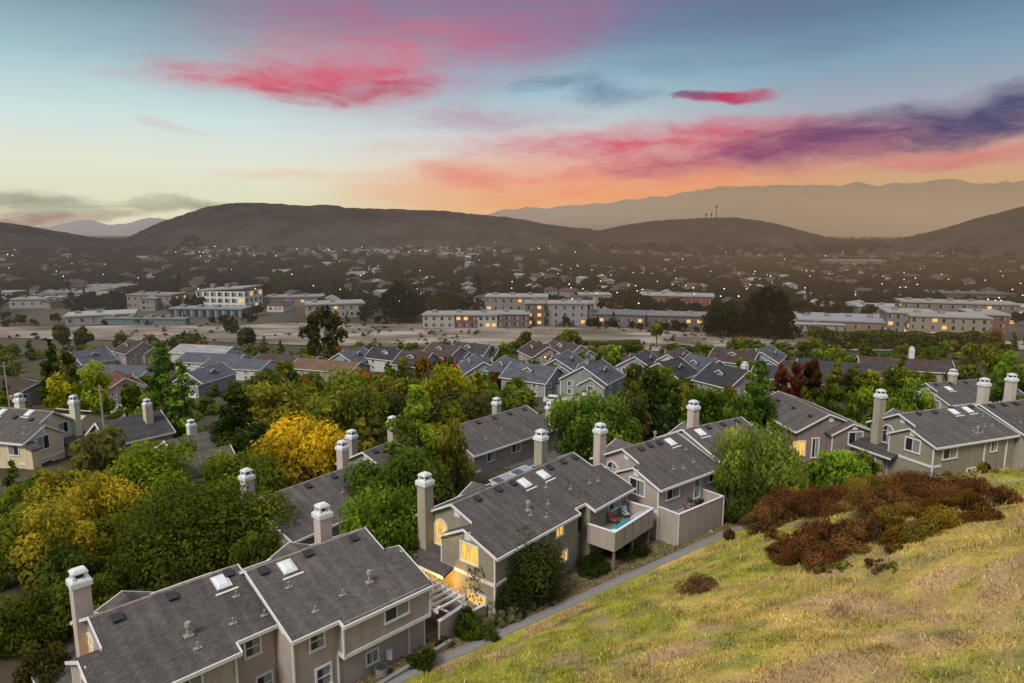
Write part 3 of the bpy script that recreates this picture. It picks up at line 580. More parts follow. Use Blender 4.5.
child(tr, 'cap_rail', MB().box(.2, 7.25, -2., -1.8, 3.203, 3.28).box(.2, .4, -1.797, .39, 3.203, 3.28).box(7.05, 7.25, -1.797, .39, 3.203, 3.28).box(.19, .3, -2.01, -1.955, -1.5, 3.2).box(7.15, 7.26, -2.01, -1.955, -1.5, 3.2), M['trim'])
W3 = Matrix.Translation((13.69, 59.88, 11.4)) @ m3
# H4
h4 = empty('townhouse', (46.3, 71.7, 11.6), 0, label='olive green townhouse with unlit arched window above the brush, right end of the row', cat='townhouse', group=ROW)
m4 = T2(0, 0, 0, 21)
module(h4, m4, 13.6, OLIVE, front=True, back=False, chims=((1.05, 8.4, 8.9),), sky=[(9.2, 5.), (11.6, 5.)], vents=[(3.8, 5.4), (6.3, 5.3), (9.6, 5.6), (12.6, 5.4)], pipes=[(8.0, 1.6), (8.9, 1.2), (10.4, 2.), (11.6, 1.9), (12.3, 3.6)], flues=[(8.1, 1.2)], rear=[(7.6, 3, 1.6)],
    wins=[((2.75, .4, 3.95), '-v', dict(w=2.1, h=1.1)), ((9.9, .4, 4.0), '-v', dict(w=.9, h=1.2)), ((6.5, .4, 1.2), '-v', dict(w=1.2, h=1.)), ((-.6, 7.4, 1.0), '-u', dict(w=.8, h=1.9, mull=2))])
m4b = m4 @ T2(13.6, -.6, .1, -4)
module(h4, m4b, 12, (.4, .37, .33), front=False, back=True, chims=((2.6, 7.6, 9.3), (7.2, 7.6, 9.6)), vents=[(1.2, 5.3), (3.2, 5.3), (5.2, 5.3), (7.5, 5.3)], pipes=[(1.8, 2), (4, 1.5)], wins=[((1.8, .4, 4.1), '-v', dict(w=1.2, h=1.1)), ((5.5, .4, 4.1), '-v', dict(w=1.8, h=1.1))])
for u_ in (8.3, 12.): extra(h4, m4, 'downspout', MB().box(u_, u_ + .12, .28, .4, -2, 4.9), M['trim'])

# ------------------------------------------------------------------ second row and left side
R2 = 'townhouses in the rows behind'
def back_house(label, p0, p1, zr, L, wall, mirror=False, **kw):
    """ridge seen from pixel p0 to p1 at height zr"""
    a = atz(*p0, zr); b = atz(*p1, zr); ang = math.degrees(math.atan2(b.y - a.y, b.x - a.x)); u = Vector((math.cos(R(ang)), math.sin(R(ang)))); v = Vector((-u.y, u.x))
    o = Vector((a.x, a.y)) - u * 1.2 - v * VR * (-1 if mirror else 1)
    e = empty('townhouse', (o.x, o.y, zr - ZR), 0, label=label, cat='townhouse', group=R2)
    module(e, T2(0, 0, 0, ang, mirror), L, wall, **kw); return e
WINS = [((3.2, .4, 4.1), '-v', dict(w=1.2, h=1.1)), ((8, .4, 4.1), '-v', dict(w=1.6, h=1.1))]
back_house('grey roofed townhouse half hidden behind the nearest townhouse, beside the yellow tree', (262, 497), (341, 469), 16.2, 15, PINK, front=True, back=True, chims=((12.5, 8.2), (1.5, 8.6)), wins=WINS, pipes=[(4, 2), (8, 3)])
back_house('grey roofed townhouse behind the bright green conical tree with two chimneys', (362, 452), (405, 436), 15.2, 12, TAUPE, front=True, back=True, chims=((2., 8.3), (9, 8.4)), wins=WINS)
back_house('grey roofed townhouse behind the lit centre townhouse, chimneys at either end', (449, 427), (499, 413), 15.0, 17.5, TAUPE, front=True, back=True, chims=((11.6, 7.4, 8.3), (16., 1.2, 7.9)), wins=WINS, pipes=[(4, 2), (8, 3)])
back_house('long dark roofed townhouse behind the olive green townhouse at right, white chimney on its ridge', (926, 383), (990, 378), 15.2, 17, TAUPE, front=True, back=True, chims=((6.2, 5.4, 8.7),), wins=WINS, sky=[(4, 4)])
o = empty('townhouse', (45.6, 82.0, 10.2), 0, label='brown walled townhouse with lit yellow windows, gable end beside the olive townhouse', cat='townhouse', group=R2)
module(o, T2(0, 0, 0, 97), 15, (.24, .19, .17), front=True, back=True, arch=False, lean=False, chims=(), wins=[((1.5, 9.6, 2.9), '-u', dict(w=1.6, h=1.8, lit=True)), ((1.5, 7.4, 2.9), '-u', dict(w=.8, h=2.4))], vents=[(3, 7.4), (7, 7.4), (11, 7.4)])
a_ = aty(24, 450, 98)
h0 = empty('townhouse', (a_.x, a_.y, a_.z - ZE - .4), 0, label='cream townhouse with stacked gables and balconies at the left edge', cat='townhouse')
h0.scale = (1.13, 1.13, 1.42); h0.location.z -= .8; m0 = T2(0, 0, 0, 166, True)
module(h0, m0, 22, CREAM, front=True, back=True, lean=False, chims=((1.3, 9.4, 7.7), (7.6, 6.4, 8.2)), sky=[(4.6, 5.2), (9.2, 5.)], vents=[(3, 4.), (6, 4.2)], pipes=[(2.6, 2.6), (1.8, 1.6)], arch=False, lit=(),
    wins=[((2.2, .4, 4.1), '-v', dict(w=1.6, h=1.)), ((1.9, .4, 1.2), '-v', dict(w=1.6, h=1.4)), ((5.6, .4, 4.1), '-v', dict(w=1.6, h=1.1)), ((.2, 2.9, 1.4), '-u', dict(w=2.2, h=1.7)), ((1.5, 7.4, 5.0), '-u', dict(w=1.5, h=1.2)), ((-.3, 8.6, 1.7), '-u', dict(w=1.2, h=1.4))])
extra(h0, m0, 'bay_wall', MB().box(-.3, 1.49, 6.8, 11.4, -2, 3.0).box(-1.1, .19, .1, 1.3, -2, 4.2), M['siding'], CREAM)
for q_ in (MB().slab([(-1.2, 6.4), (1.48, 6.4), (1.48, 11.2), (-1.2, 11.2)], lambda x, y: 3.3 + .3 * (x + .3), .16), MB().slab([(-1.3, -.1), (.2, -.1), (.2, 1.5), (-1.3, 1.5)], lambda x, y: 4.5 + .4 * (x + 1), .14)): extra(h0, m0, 'porch_roof', q_, M['shingle'], ROOF)
bal = extra(h0, m0, 'balcony', MB().box(-3.4, -.31, 3.2, 11.6, -.2, .05).box(-.8, 2.4, 11.45, 15.4, 2.2, 2.45), M['concrete'])
child(bal, 'parapet', MB().box(-3.5, -3.38, 3.2, 11.6, -1., 1.1).box(-3.38, -.31, 3.1, 3.2, -1., 1.1).box(-.9, -.8, 11.45, 15.4, 1.6, 3.4).box(-.79, 2.4, 15.4, 15.5, 1.6, 3.4), M['siding'], CREAM)
child(bal, 'cap_rail', MB().box(-3.55, -3.33, 3.2, 11.6, 1.103, 1.2).box(-.95, -.75, 11.45, 15.4, 3.403, 3.5).box(-.745, 2.4, 15.35, 15.55, 3.403, 3.5), M['trim'])
extra(h0, m0, 'side_wing', MB().prism([(11.41, -2), (11.41, 5.), (13.4, 5.7), (15.3, 4.6), (15.3, -2)], 2.5, 9), M['siding'], CREAM)
extra(h0, m0, 'side_wing_roof', MB().slab([(2.1, 11.81), (9.2, 11.81), (9.2, 15.7), (2.1, 15.7)], lambda x, y: 6.05 - .3 * (y - 11.8), .18), M['shingle'], ROOF)
# small gabled houses -------------------------------------------------------
def gable_house(name, W, D, H, pitch=.75, wall=(.4, .38, .36), roofc=(.075, .072, .075), cross=True, garage=True, chim=True, storeys=2, litw=-1):
    """gable front faces -y, ridge along y; origin at ground centre"""
    e = empty(name, (0, 0, 0)); r = W / 2 * pitch; w = MB()
    w.add([(-W / 2, -D / 2, -2), (W / 2, -D / 2, -2), (W / 2, -D / 2, H), (0, -D / 2, H + r - .1), (-W / 2, -D / 2, H), (-W / 2, D / 2, -2), (W / 2, D / 2, -2), (W / 2, D / 2, H), (0, D / 2, H + r - .1), (-W / 2, D / 2, H)], [(0, 1, 2, 3, 4), (6, 5, 9, 8, 7), (1, 6, 7, 2), (5, 0, 4, 9)])
    q = MB(); o = .35
    for s in (-1, 1):
        P = [(0, -D / 2 - o), (s * (W / 2 + o), -D / 2 - o), (s * (W / 2 + o), D / 2 + o), (0, D / 2 + o)]
        q.slab(P if s < 0 else P, lambda x, y: H + r - abs(x) * pitch + .1, .18)
    t = MB()
    for s in (-1, 1):
        for y in (-D / 2 - o - .05, D / 2 + o + .05): t.bar((0, y, H + r + .14), (s * (W / 2 + o), y, H - o * pitch + .14), .32, .09)
        t.bar((s * (W / 2 + o), -D / 2 - o, H - o * pitch + .12), (s * (W / 2 + o), D / 2 + o, H - o * pitch + .12), .24, .09)
        t.box(s * (W / 2) - .09, s * W / 2 + .09, -D / 2 - .05, -D / 2 + .1, -2, H - .2)
    if cross:
        w1 = W * .55; H1 = H - .6; r1 = w1 / 2 * pitch; y1 = -D / 2 - 1.8; x0 = W * .24
        w.add([(x0 - w1 / 2, y1, -2), (x0 + w1 / 2, y1, -2), (x0 + w1 / 2, y1, H1), (x0, y1, H1 + r1 - .1), (x0 - w1 / 2, y1, H1), (x0 - w1 / 2, -D / 2, -2), (x0 + w1 / 2, -D / 2, -2), (x0 + w1 / 2, -D / 2, H1), (x0, -D / 2, H1 + r1 - .1), (x0 - w1 / 2, -D / 2, H1)], [(0, 1, 2, 3, 4), (1, 6, 7, 2), (5, 0, 4, 9)])
        for s in (-1, 1):
            q.slab([(x0, y1 - .3), (x0 + s * (w1 / 2 + .3), y1 - .3), (x0 + s * (w1 / 2 + .3), -D / 2 + .2), (x0, -D / 2 + .2)], lambda x, y: H1 + r1 - abs(x - x0) * pitch + .1, .16)
            t.bar((x0, y1 - .36, H1 + r1 + .14), (x0 + s * (w1 / 2 + .3), y1 - .36, H1 - .3 * pitch + .14), .3, .09)
        for s in (-1, 1):   # dormer on each roof slope
            xd = s * W * .27; zz = H + r - abs(xd) * pitch
            w.add([(xd, -1, zz - .2), (xd, 1, zz - .2), (xd, 1, zz + .8), (xd, 0, zz + 1.5), (xd, -1, zz + .8), (xd - s * 2, -1, zz + .8), (xd - s * 2, 1, zz + .8)], [(0, 1, 2, 3, 4), (0, 4, 5), (1, 6, 2)])
            q.slab([(xd + s * .3, 0), (xd + s * .3, -1.3), (xd - s * 1.8, -1.3), (xd - s * 1.8, 0)], lambda x, y: zz + 1.65 - abs(y) * .7, .12); q.slab([(xd + s * .3, 0), (xd + s * .3, 1.3), (xd - s * 1.8, 1.3), (xd - s * 1.8, 0)], lambda x, y: zz + 1.65 - abs(y) * .7, .12)
            t.bar((xd + s * .34, 0, zz + 1.7), (xd + s * .34, -1.3, zz + .8), .25, .08); t.bar((xd + s * .34, 0, zz + 1.7), (xd + s * .34, 1.3, zz + .8), .25, .08)
    link('wall', w.mesh('wall', M['siding']), e, None, wall); link('roof', q.mesh('roof', M['shingle']), e, None, roofc); link('trim', t.mesh('trim', M['trim']), e)
    I = Matrix.Identity(4); k = 0
    for z in ([H * .28, H * .75] if storeys == 2 else [H * .5]):
        for x in ((-W * .28, 0) if cross else (-W * .25, W * .25)):
            window(e, I, (x, -D / 2, z), '-v', 1.1, 1.3, k == litw); k += 1
        for y in (-D * .28, D * .25):
            window(e, I, (-W / 2, y, z), '-u', 1.1, 1.2, k == litw); k += 1; window(e, I, (W / 2, y, z), '+u', 1.1, 1.2)
    if cross: window(e, I, (W * .24, -D / 2 - 1.8, H * .72), '-v', 1.4, 1.3, k == litw)
    if garage:
        gx, gy, gw = (W * .24, -D / 2 - 1.8, W * .36) if cross else (0, -D / 2, W * .55)
        b = MB()
        for i in range(4): b.box(gx - gw / 2, gx + gw / 2, gy - .06, gy - .005, .02 + i * .56, .55 + i * .56)
        link('garage_door', b.mesh('garage_door', M['trim']), e)
    if chim: chimney(e, I, -W * .2, D * .28, H, H + r + .9, wall, 1.)
    return e
cot = gable_house('cottage', 8.5, 9, 3.6, .62, (.42, .27, .19), (.07, .07, .075), cross=False, chim=False, storeys=1)
tag(cot, 'small orange walled cottage with white garage door, left of the tall green tree', 'house'); p = aty(131, 440, 104); cot.location = (p.x, p.y, tz(p.x, p.y)); cot.rotation_euler.z = R(-38)
chimney(cot, Matrix.Identity(4), 1.6, 2.2, 3, 8.2, (.5, .36, .28), 1.1)
for lab, px, py, Y, W, D, rz, c in [('low grey roofed house half hidden in trees beside a leaning utility pole', 208, 440, 92, 9, 11, -40, TAUPE), ('low grey roof with pale eave below the round green tree', 190, 466, 80, 8, 9, -50, TAUPE)]:
    q = gable_house('house', W, D, 3.4, .5, c, ROOF, cross=False, garage=False, chim=False, storeys=1); p = aty(px, py, Y); q.location = (p.x, p.y, tz(p.x, p.y)); q.rotation_euler.z = R(rz); tag(q, lab, 'house', R2)
    if Y == 92: chimney(q, Matrix.Identity(4), -2.6, -1, 3, 6.4, (.42, .4, .38), 1.0)
SPEC = {'A': dict(W=9.5, D=12, H=5.0, chim=False), 'B': dict(W=11, D=10, H=4.8, chim=False), 'C': dict(W=8.5, D=13, H=5.2, chim=False, litw=0), 'L': dict(W=11, D=20, H=4.4, cross=False, garage=False, pitch=.45, chim=False)}
PRO = {}
BLUE = (.27, .3, .34); WHITE = (.5, .49, .48); GREY = (.28, .27, .26); BEIGE = (.36, .29, .22); SAGE = (.24, .25, .22)
DK = (.05, .05, .056); SL = (.085, .092, .11); BR = (.07, .052, .05)
def village(kind, px, pyb, rz, wall, roofc, label, sc=1.):
    if kind not in PRO: e = PRO[kind] = gable_house('house', **SPEC[kind])
    else: e = dup(PRO[kind])
    p = gp(px, pyb); e.location = (p.x, p.y, tz(p.x, p.y)); e.rotation_euler = (0, 0, R(rz)); e.scale = (sc, sc, sc * .78)
    for ch in e.children:
        if ch.name.split('.')[0] in ('wall', 'chimney'): ch.color = (*wall, 1)
        if ch.name.split('.')[0] == 'roof': ch.color = (*roofc, 1)
    tag(e, label, 'house', 'village houses below the bare field'); return (p.x, p.y)
VPOS = []
for k, px, py, rz, w, r, lab in [
    ('A', 352, 372, -20, BLUE, SL, 'blue grey gabled house at the left end of the village row, by the red shrubs'),
    ('C', 391, 370, 60, WHITE, DK, 'white gabled house with black roof, gable turned right, second of the village row'),
    ('B', 418, 375, 60, BLUE, BR, 'long blue grey house with brown roof in front of the bare field, left of centre'),
    ('A', 446, 366, 50, GREY, BR, 'grey house with plum brown roof behind the long blue grey house'),
    ('C', 472, 364, 62, BEIGE, DK, 'beige gabled house with dark roof nearest the bare field, gable turned right'),
    ('A', 480, 383, 12, BLUE, SL, 'blue grey twin-gabled house behind the yellow green tree top'),
    ('B', 513, 386, 20, GREY, SL, 'grey twin-gabled house left of the clipped brown hedge'),
    ('A', 540, 366, 20, BEIGE, BR, 'beige gabled house with brown roof right of the small umbrella tree'),
    ('A', 534, 393, 55, GREY, SL, 'small pale grey house between the hedge and the lawn'),
    ('C', 562, 380, -18, GREY, SL, 'grey gabled house with narrow tree against its front'),
    ('B', 592, 394, -30, SAGE, SL, 'large sage grey house with triple gables and glowing porch, mid village'),
    ('C', 566, 364, 35, WHITE, BR, 'white gabled house with brown roof near the round bright trees'),
    ('A', 640, 377, -25, BLUE, DK, 'blue two-storey house with dark roof left of the orange tree'),
    ('B', 668, 388, -40, GREY, DK, 'dark roofed house behind the tall cypress trees'),
    ('C', 674, 374, -30, WHITE, BR, 'pale house almost hidden by the orange tree'),
    ('B', 703, 385, 25, BLUE, SL, 'pale slate roofed blue house with dormer, right of the cypress trees'),
    ('A', 735, 374, 50, GREY, BR, 'brown roofed grey house beyond the slate roofed blue house'),
    ('C', 765, 372, -30, BLUE, SL, 'slate roofed house left of the red trees'),
    ('B', 728, 398, 30, TAUPE, DK, 'dark roofed house with white chimney beside the large green tree'),
    ('L', 842, 384, 62, TAUPE, DK, 'long low charcoal roofed building behind the bright shrubs at right'),
    ('L', 902, 380, 70, TAUPE, BR, 'long low plum brown roofed building left of the white chimneys'),
    ('L', 800, 392, 60, TAUPE, DK, 'long low charcoal roofed building behind the large green tree at right'),
    ('B', 91, 373, -30, BLUE, SL, 'blue grey two-storey house at left, before the brown meadow'),
    ('L', 122, 384, 80, WHITE, SL, 'long slate roofed house left of the tall green tree'),
    ('L', 19, 400, 60, TAUPE, BR, 'low brown flat-pitched house at the left edge'),
    ('A', 122, 400, 40, BEIGE, (.13, .065, .05), 'red brown roofed house with glowing windows, left of the tall green tree'),
    ('L', 208, 362, 75, WHITE, (.3, .3, .3), 'long white house with pale flat-pitched roof, farthest of the white left houses'),
    ('L', 216, 371, 78, WHITE, SL, 'long white house with slate roof, middle of the white left houses'),
    ('L', 242, 377, 75, WHITE, SL, 'long white house with grey roof, rightmost of the white left houses'),
    ('C', 207, 392, -15, GREY, SL, 'small slate roofed house with two dormers right of the tall green tree'),
    ('B', 138, 362, 50, TAUPE, BR, 'brown house among dark trees by the brown meadow'),
    ('L', 330, 379, 70, TAUPE, (.15, .1, .07), 'low tan roofed building in front of the red shrubs'),
    ('L', 290, 372, 75, WHITE, BR, 'low pale building left of the tall eucalyptus'),
    ]:
    VPOS.append(village(k, px, py, rz, w, r, lab, .92))
for o in [o for o in SC.objects if 'white chimney' in o.get('label', '') and o.name.startswith('house')]: chimney(o, Matrix.Identity(4), 2.5, -2, 4, 9.6, (.5, .48, .46), 1.2)
# ------------------------------------------------------------------ roads, walls, small things near the houses
pr = [gp(x, y).xy for x, y in ((520, 470), (552, 445), (585, 428), (612, 405), (625, 395), (600, 385))]
sheet('road', [(p.x, p.y) for p in pr], 6, M['road'], .06, 60)
sheet('driveway', [tuple(gp(x, y).xy) for x, y in ((562, 398), (600, 402), (640, 407))], 7, M['drive'], .1, 20)
sheet('road', [tuple(gp(x, y).xy) for x, y in ((70, 412), (100, 402), (135, 396), (180, 402))], 7, M['road'], .06, 40)
sheet('driveway', [tuple(gp(x, y).xy) for x, y in ((150, 455), (135, 448), (120, 425), (118, 405))], 6, M['drive'], .1, 30)
sheet('driveway', [(36.5, 75.5), (40, 73), (44.8, 72.6)], 4.2, M['drive'], .06, 20)
W1 = Matrix.Translation((-12.78, 36.41, 11.4)) @ mA
def wall_thing(name, label, cat, pts, t, h, m, col=None, cap=None, base=-1.5):
    e = empty(name, (*pts[0][:2], 0)); tag(e, label, cat); b = MB(); c = MB()
    o = Vector((*pts[0][:2], 0))
    for p, q in zip(pts, pts[1:]):
        P = Vector(p) - o; Q = Vector(q) - o; b.bar(P, Q, h - base, t)
        if cap: c.bar(P + Vector((0, 0, .09)), Q + Vector((0, 0, .09)), .085, t + .1)
    link('panel', b.mesh('panel', m), e, None, col)
    if cap: link('cap', c.mesh('cap', cap), e)
    return e
wp = [W1 @ Vector((u, v, z)) for u, v, z in ((2.5, -1.75, .75), (6.5, -1.55, .75), (10.9, -1.3, .75))]
wall_thing('retaining_wall', 'low concrete retaining wall along the foot of the nearest townhouse', 'wall', wp, .3, .8, M['concrete'])
wp = [W1 @ Vector((u, v, z)) for u, v, z in ((10.5, -.5, 1.9), (13.2, -.2, 1.9), (13.4, 2.8, 1.9))]
wall_thing('garden_wall', 'pinkish courtyard wall under the white pergola', 'wall', wp, .18, 1.9, M['siding'], PINK, M['trim'])
wp = [W2 @ Vector((u, v, z)) for u, v, z in ((-.15, 1.1, 1.05), (-2.6, 1.3, 1.05), (-2.9, 5.2, 1.1))]
wall_thing('garden_wall', 'beige courtyard wall lit yellow in front of the centre townhouse', 'wall', wp, .16, 1.2, M['siding'], (.4, .33, .22), M['trim'])
pg = empty('pergola', W1 @ Vector((11.5, 1.0, .25))); pg.rotation_euler.z = R(45.5); tag(pg, 'white slatted pergola at the far end of the nearest townhouse', 'pergola')
for x, y in ((1.2, -1.55), (1.2, 1.55)): link('post', MB().box(x - .07, x + .07, y - .07, y + .07, -.5, 2.45).mesh('post', M['trim']), pg)
for x in (-1.25, 1.2): link('beam', MB().box(x - .06, x + .06, -1.75, 1.75, 2.451, 2.62).mesh('beam', M['trim']), pg)
for k in range(6): link('slat', MB().box(-1.35, 1.35, -1.62 + k * .63, -1.5 + k * .63, 2.623, 2.76).mesh('slat', M['trim']), pg)
def patio_chair(loc, rz, label, cm, name='patio_chair'):
    e = empty(name, loc, R(rz)); tag(e, label, 'chair')
    link('seat', MB().box(-.3, .3, -.3, .3, .36, .44).mesh('seat', cm), e)
    link('backrest', MB().add([(-.3, .28, .44), (.3, .28, .44), (.3, .5, 1.0), (-.3, .5, 1.0), (-.3, .34, .42), (.3, .34, .42), (.3, .56, .98), (-.3, .56, .98)], [(0, 1, 2, 3), (7, 6, 5, 4), (0, 4, 5, 1), (3, 2, 6, 7), (0, 3, 7, 4), (1, 5, 6, 2)]).mesh('backrest', cm), e)
    for x in (-.26, .26):
        for y in (-.26, .26): link('leg', MB().tube((x, y, 0), (x, y, .36), .025, .025, 6).mesh('leg', M['dark']), e)
        link('armrest', MB().box(x - .04, x + .04, -.3, .34, .6, .64).tube((x, -.26, .44), (x, -.26, .6), .02, .02, 6).mesh('armrest', M['dark']), e)
    return e
GREYC = plain('pale_blue_cushion', (.3, .36, .4), .8)
patio_chair(W2 @ Vector((17.2, -.6, 2.61)), 20, 'pale blue cushioned chair at the far corner of the raised deck', GREYC)
patio_chair(W2 @ Vector((15.4, -.5, 2.61)), 60, 'red cushioned chair against the deck wall', M['redseat'])
patio_chair(W3 @ Vector((3.2, -.9, 2.26)), 100, 'dark red reclining chair at the left of the walled terrace', M['redseat'], 'patio_chair')
patio_chair(W3 @ Vector((5.0, -.6, 2.26)), 200, 'dark chair under the terrace door', M['dark'])
tag(link('rug', MB().box(-1.6, 1.6, -.9, .9, 0, .012).mesh('rug', M['teal']), None, W2 @ Matrix.Translation((15.6, -1.5, 2.602))), 'teal outdoor rug on the raised deck', 'rug')
sf = empty('outdoor_sofa', W2 @ Vector((17.7, -1.7, 2.61)), R(-40)); tag(sf, 'pale blue outdoor sofa along the end rail of the raised deck', 'sofa')
link('seat', MB().box(-.4, .4, -.9, .9, .05, .42).mesh('seat', GREYC), sf); link('backrest', MB().box(.401, .55, -.9, .9, .05, .85).mesh('backrest', GREYC), sf)
tb = empty('side_table', W2 @ Vector((13.2, -1.9, 2.61))); tag(tb, 'small white table at the near corner of the raised deck', 'table')
link('tabletop', MB().tube((0, 0, .45), (0, 0, .5), .4, .4, 14).mesh('tabletop', M['trim']), tb); link('leg', MB().tube((0, 0, 0), (0, 0, .45), .06, .05, 8).mesh('leg', M['trim']), tb)
kt = empty('kettle_grill', W3 @ Vector((4.3, -.2, 2.26))); tag(kt, 'round dark kettle grill below the terrace window', 'grill')
link('bowl', MB().ball((0, 0, .75), .3, 0, .75, 12).mesh('bowl', M['dark'], True), kt)
for k in range(3): link('leg', MB().tube((.3 * math.cos(k * 2.1), .3 * math.sin(k * 2.1), 0), (.15 * math.cos(k * 2.1), .15 * math.sin(k * 2.1), .6), .02, .02, 6).mesh('leg', M['steel']), kt)
ac = empty('air_conditioner', W1 @ Vector((5.7, -.55, .1))); tag(ac, 'round grey air conditioner on the ground by the nearest townhouse', 'air conditioner')
link('body', MB().tube((0, 0, 0), (0, 0, .75), .42, .42, 14).mesh('body', M['concrete']), ac); link('fan_grille', MB().tube((0, 0, .75), (0, 0, .8), .4, .3, 14).mesh('fan_grille', M['dark']), ac)
mb = empty('utility_meter', W1 @ Vector((6.9, .3, .5))); tag(mb, 'white utility meter box on the nearest townhouse wall', 'meter')
link('box', MB().box(-.2, .2, -.2, .08, .0, .6).mesh('box', M['steel']), mb); link('conduit', MB().tube((-.4, -.05, -.4), (-.4, -.05, 1.3), .04, .04, 6).mesh('conduit', M['steel']), mb)
p = atz(427, 661, 12.1); st = MB().tube((0, 0, -.4), (0, 0, .3), .72, .66, 14).tube((0, 0, .3), (0, 0, .36), .66, .5, 14)
o = link('stone_basin', st.mesh('stone_basin', M['stone']), None, Matrix.Translation((p.x, p.y, tz(p.x, p.y)))); tag(o, 'flat round brown stone at the near end of the path', 'stone')
p = gp(708, 532); tag(link('utility_box', MB().box(-.35, .35, -.3, .3, -.2, .12).box(-.38, .38, -.33, .33, .12, .16).mesh('utility_box', M['trim']), None, Matrix.Translation(p)), 'flat white utility box in the dry grass before the terrace', 'utility box')
# courtyard light
lampe = empty('wall_lamp', W2 @ Vector((.12, 5.4, 2.1))); tag(lampe, 'glowing wall lamp in the yellow courtyard of the centre townhouse', 'lamp')
link('bracket', MB().box(-.05, .06, -.04, .04, -.05, .05).mesh('bracket', M['dark']), lampe); link('bulb', MB().ball((-.12, 0, 0), .09).mesh('bulb', M['lamp']), lampe)
for lp, e_ in ((W2 @ Vector((-1.4, 4.9, 1.7)), 330), (W2 @ Vector((-1.9, 8.4, 1.5)), 260)):
    l = bpy.data.lights.new('courtyard_light', 'POINT'); l.energy = e_; l.color = (1, .55, .1); l.shadow_soft_size = .25; lo = bpy.data.objects.new('courtyard_light', l); COL.objects.link(lo); lo.location = lp
# solar panels seen edge-on on the far slope of the centre house
for k, (u_, v_) in enumerate(((8.2, 6.6), (10.8, 6.6))):
    sp = empty('solar_panel', W2 @ Vector((u_, v_, zf(v_) + .25))); sp.rotation_euler = (R(8), 0, R(49.9)); tag(sp, ('left', 'right')[k] + ' one of two tilted panels along the ridge of the centre townhouse', 'solar panel', 'panels on the centre roof')
    link('frame', MB().box(-1.2, 1.2, -.5, .5, .0, .06).box(-1., -.9, -.4, .4, -.4, 0).box(.9, 1., -.4, .4, -.4, 0).mesh('frame', M['steel']), sp); link('panel', MB().box(-1.12, 1.12, -.42, .42, .062, .075).mesh('panel', M['pane']), sp)
# cars -------------------------------------------------------
def make_car():
    e = empty('car', (0, 0, 0)); b = MB(); n = 8
    prof = [(-2.2, .35), (2.2, .35), (2.25, .65), (2.1, .85), (1.1, .95), (.45, 1.42), (-1.2, 1.45), (-1.9, .98), (-2.22, .9)]
    b.add([(x, -.86, z) for x, z in prof] + [(x, .86, z) for x, z in prof], [list(range(9)), list(range(9, 18))[::-1]] + [((i + 1) % 9, i, 9 + i, 9 + (i + 1) % 9) for i in range(9)])
    link('body', b.mesh('body', M['carpaint']), e, None, (.6, .6, .62))
    link('windscreen', MB().add([(1.06, -.78, .98), (1.06, .78, .98), (.5, .74, 1.39), (.5, -.74, 1.39)], [(0, 1, 2, 3)]).mesh('windscreen', M['pane']), e, Matrix.Translation((.03, 0, .02)))
    link('rear_window', MB().add([(-1.86, .78, 1.02), (-1.86, -.78, 1.02), (-1.24, -.74, 1.42), (-1.24, .74, 1.42)], [(0, 1, 2, 3)]).mesh('rear_window', M['pane']), e, Matrix.Translation((-.03, 0, .02)))
    for s in (-1, 1):
        link('side_window', MB().add([(.9, s * .875, .98), (.42, s * .875, 1.36), (-1.18, s * .875, 1.38), (-1.6, s * .875, 1.02)], [(0, 1, 2, 3)]).mesh('side_window', M['pane']), e)
        for x in (-1.4, 1.4):
            wh = link('wheel', MB().tube((x, s * .7, .33), (x, s * .92, .33), .33, .33, 14).mesh('wheel', M['rubber']), e); link('rim', MB().tube((x, s * .9, .33), (x, s * .93, .33), .2, .18, 10).mesh('rim', M['steel']), wh)
        link('headlight', MB().box(2.1, 2.24, s * .6 - .16, s * .6 + .16, .62, .76).mesh('headlight', M['skyl']), e)
    return e
car0 = None
for px, py, rz, c, lab in [(71, 409, 30, (.62, .62, .63), 'white parked car nearest the left utility pole'), (83, 406, 25, (.5, .55, .6), 'pale blue parked car right of the white one on the left street'), (106, 404, 60, (.3, .36, .45), 'blue parked car beside the orange cottage'), (100, 412, 40, (.6, .6, .6), 'white pickup sized car before the cottage garage'), (555, 404, -10, (.6, .6, .62), 'white car on the driveway of the mid village house'), (536, 437, 30, (.04, .04, .05), 'black car behind the chimney of the centre townhouse'), (43, 392, 20, (.05, .05, .08), 'dark car by the low brown house at left'), (845, 449, -60, (.05, .1, .3), 'blue car in the court beside the olive townhouse'), (851, 441, -60, (.6, .6, .62), 'white car in the court beside the olive townhouse')]:
    e = make_car() if car0 is None else dup(car0); car0 = car0 or e; p = gp(px, py); e.location = (p.x, p.y, p.z + .1); e.rotation_euler = (0, 0, R(rz)); tag(e, lab, 'car', 'parked cars')
    [setattr(ch, 'color', (*c, 1)) for ch in e.children if ch.name.startswith('body')]

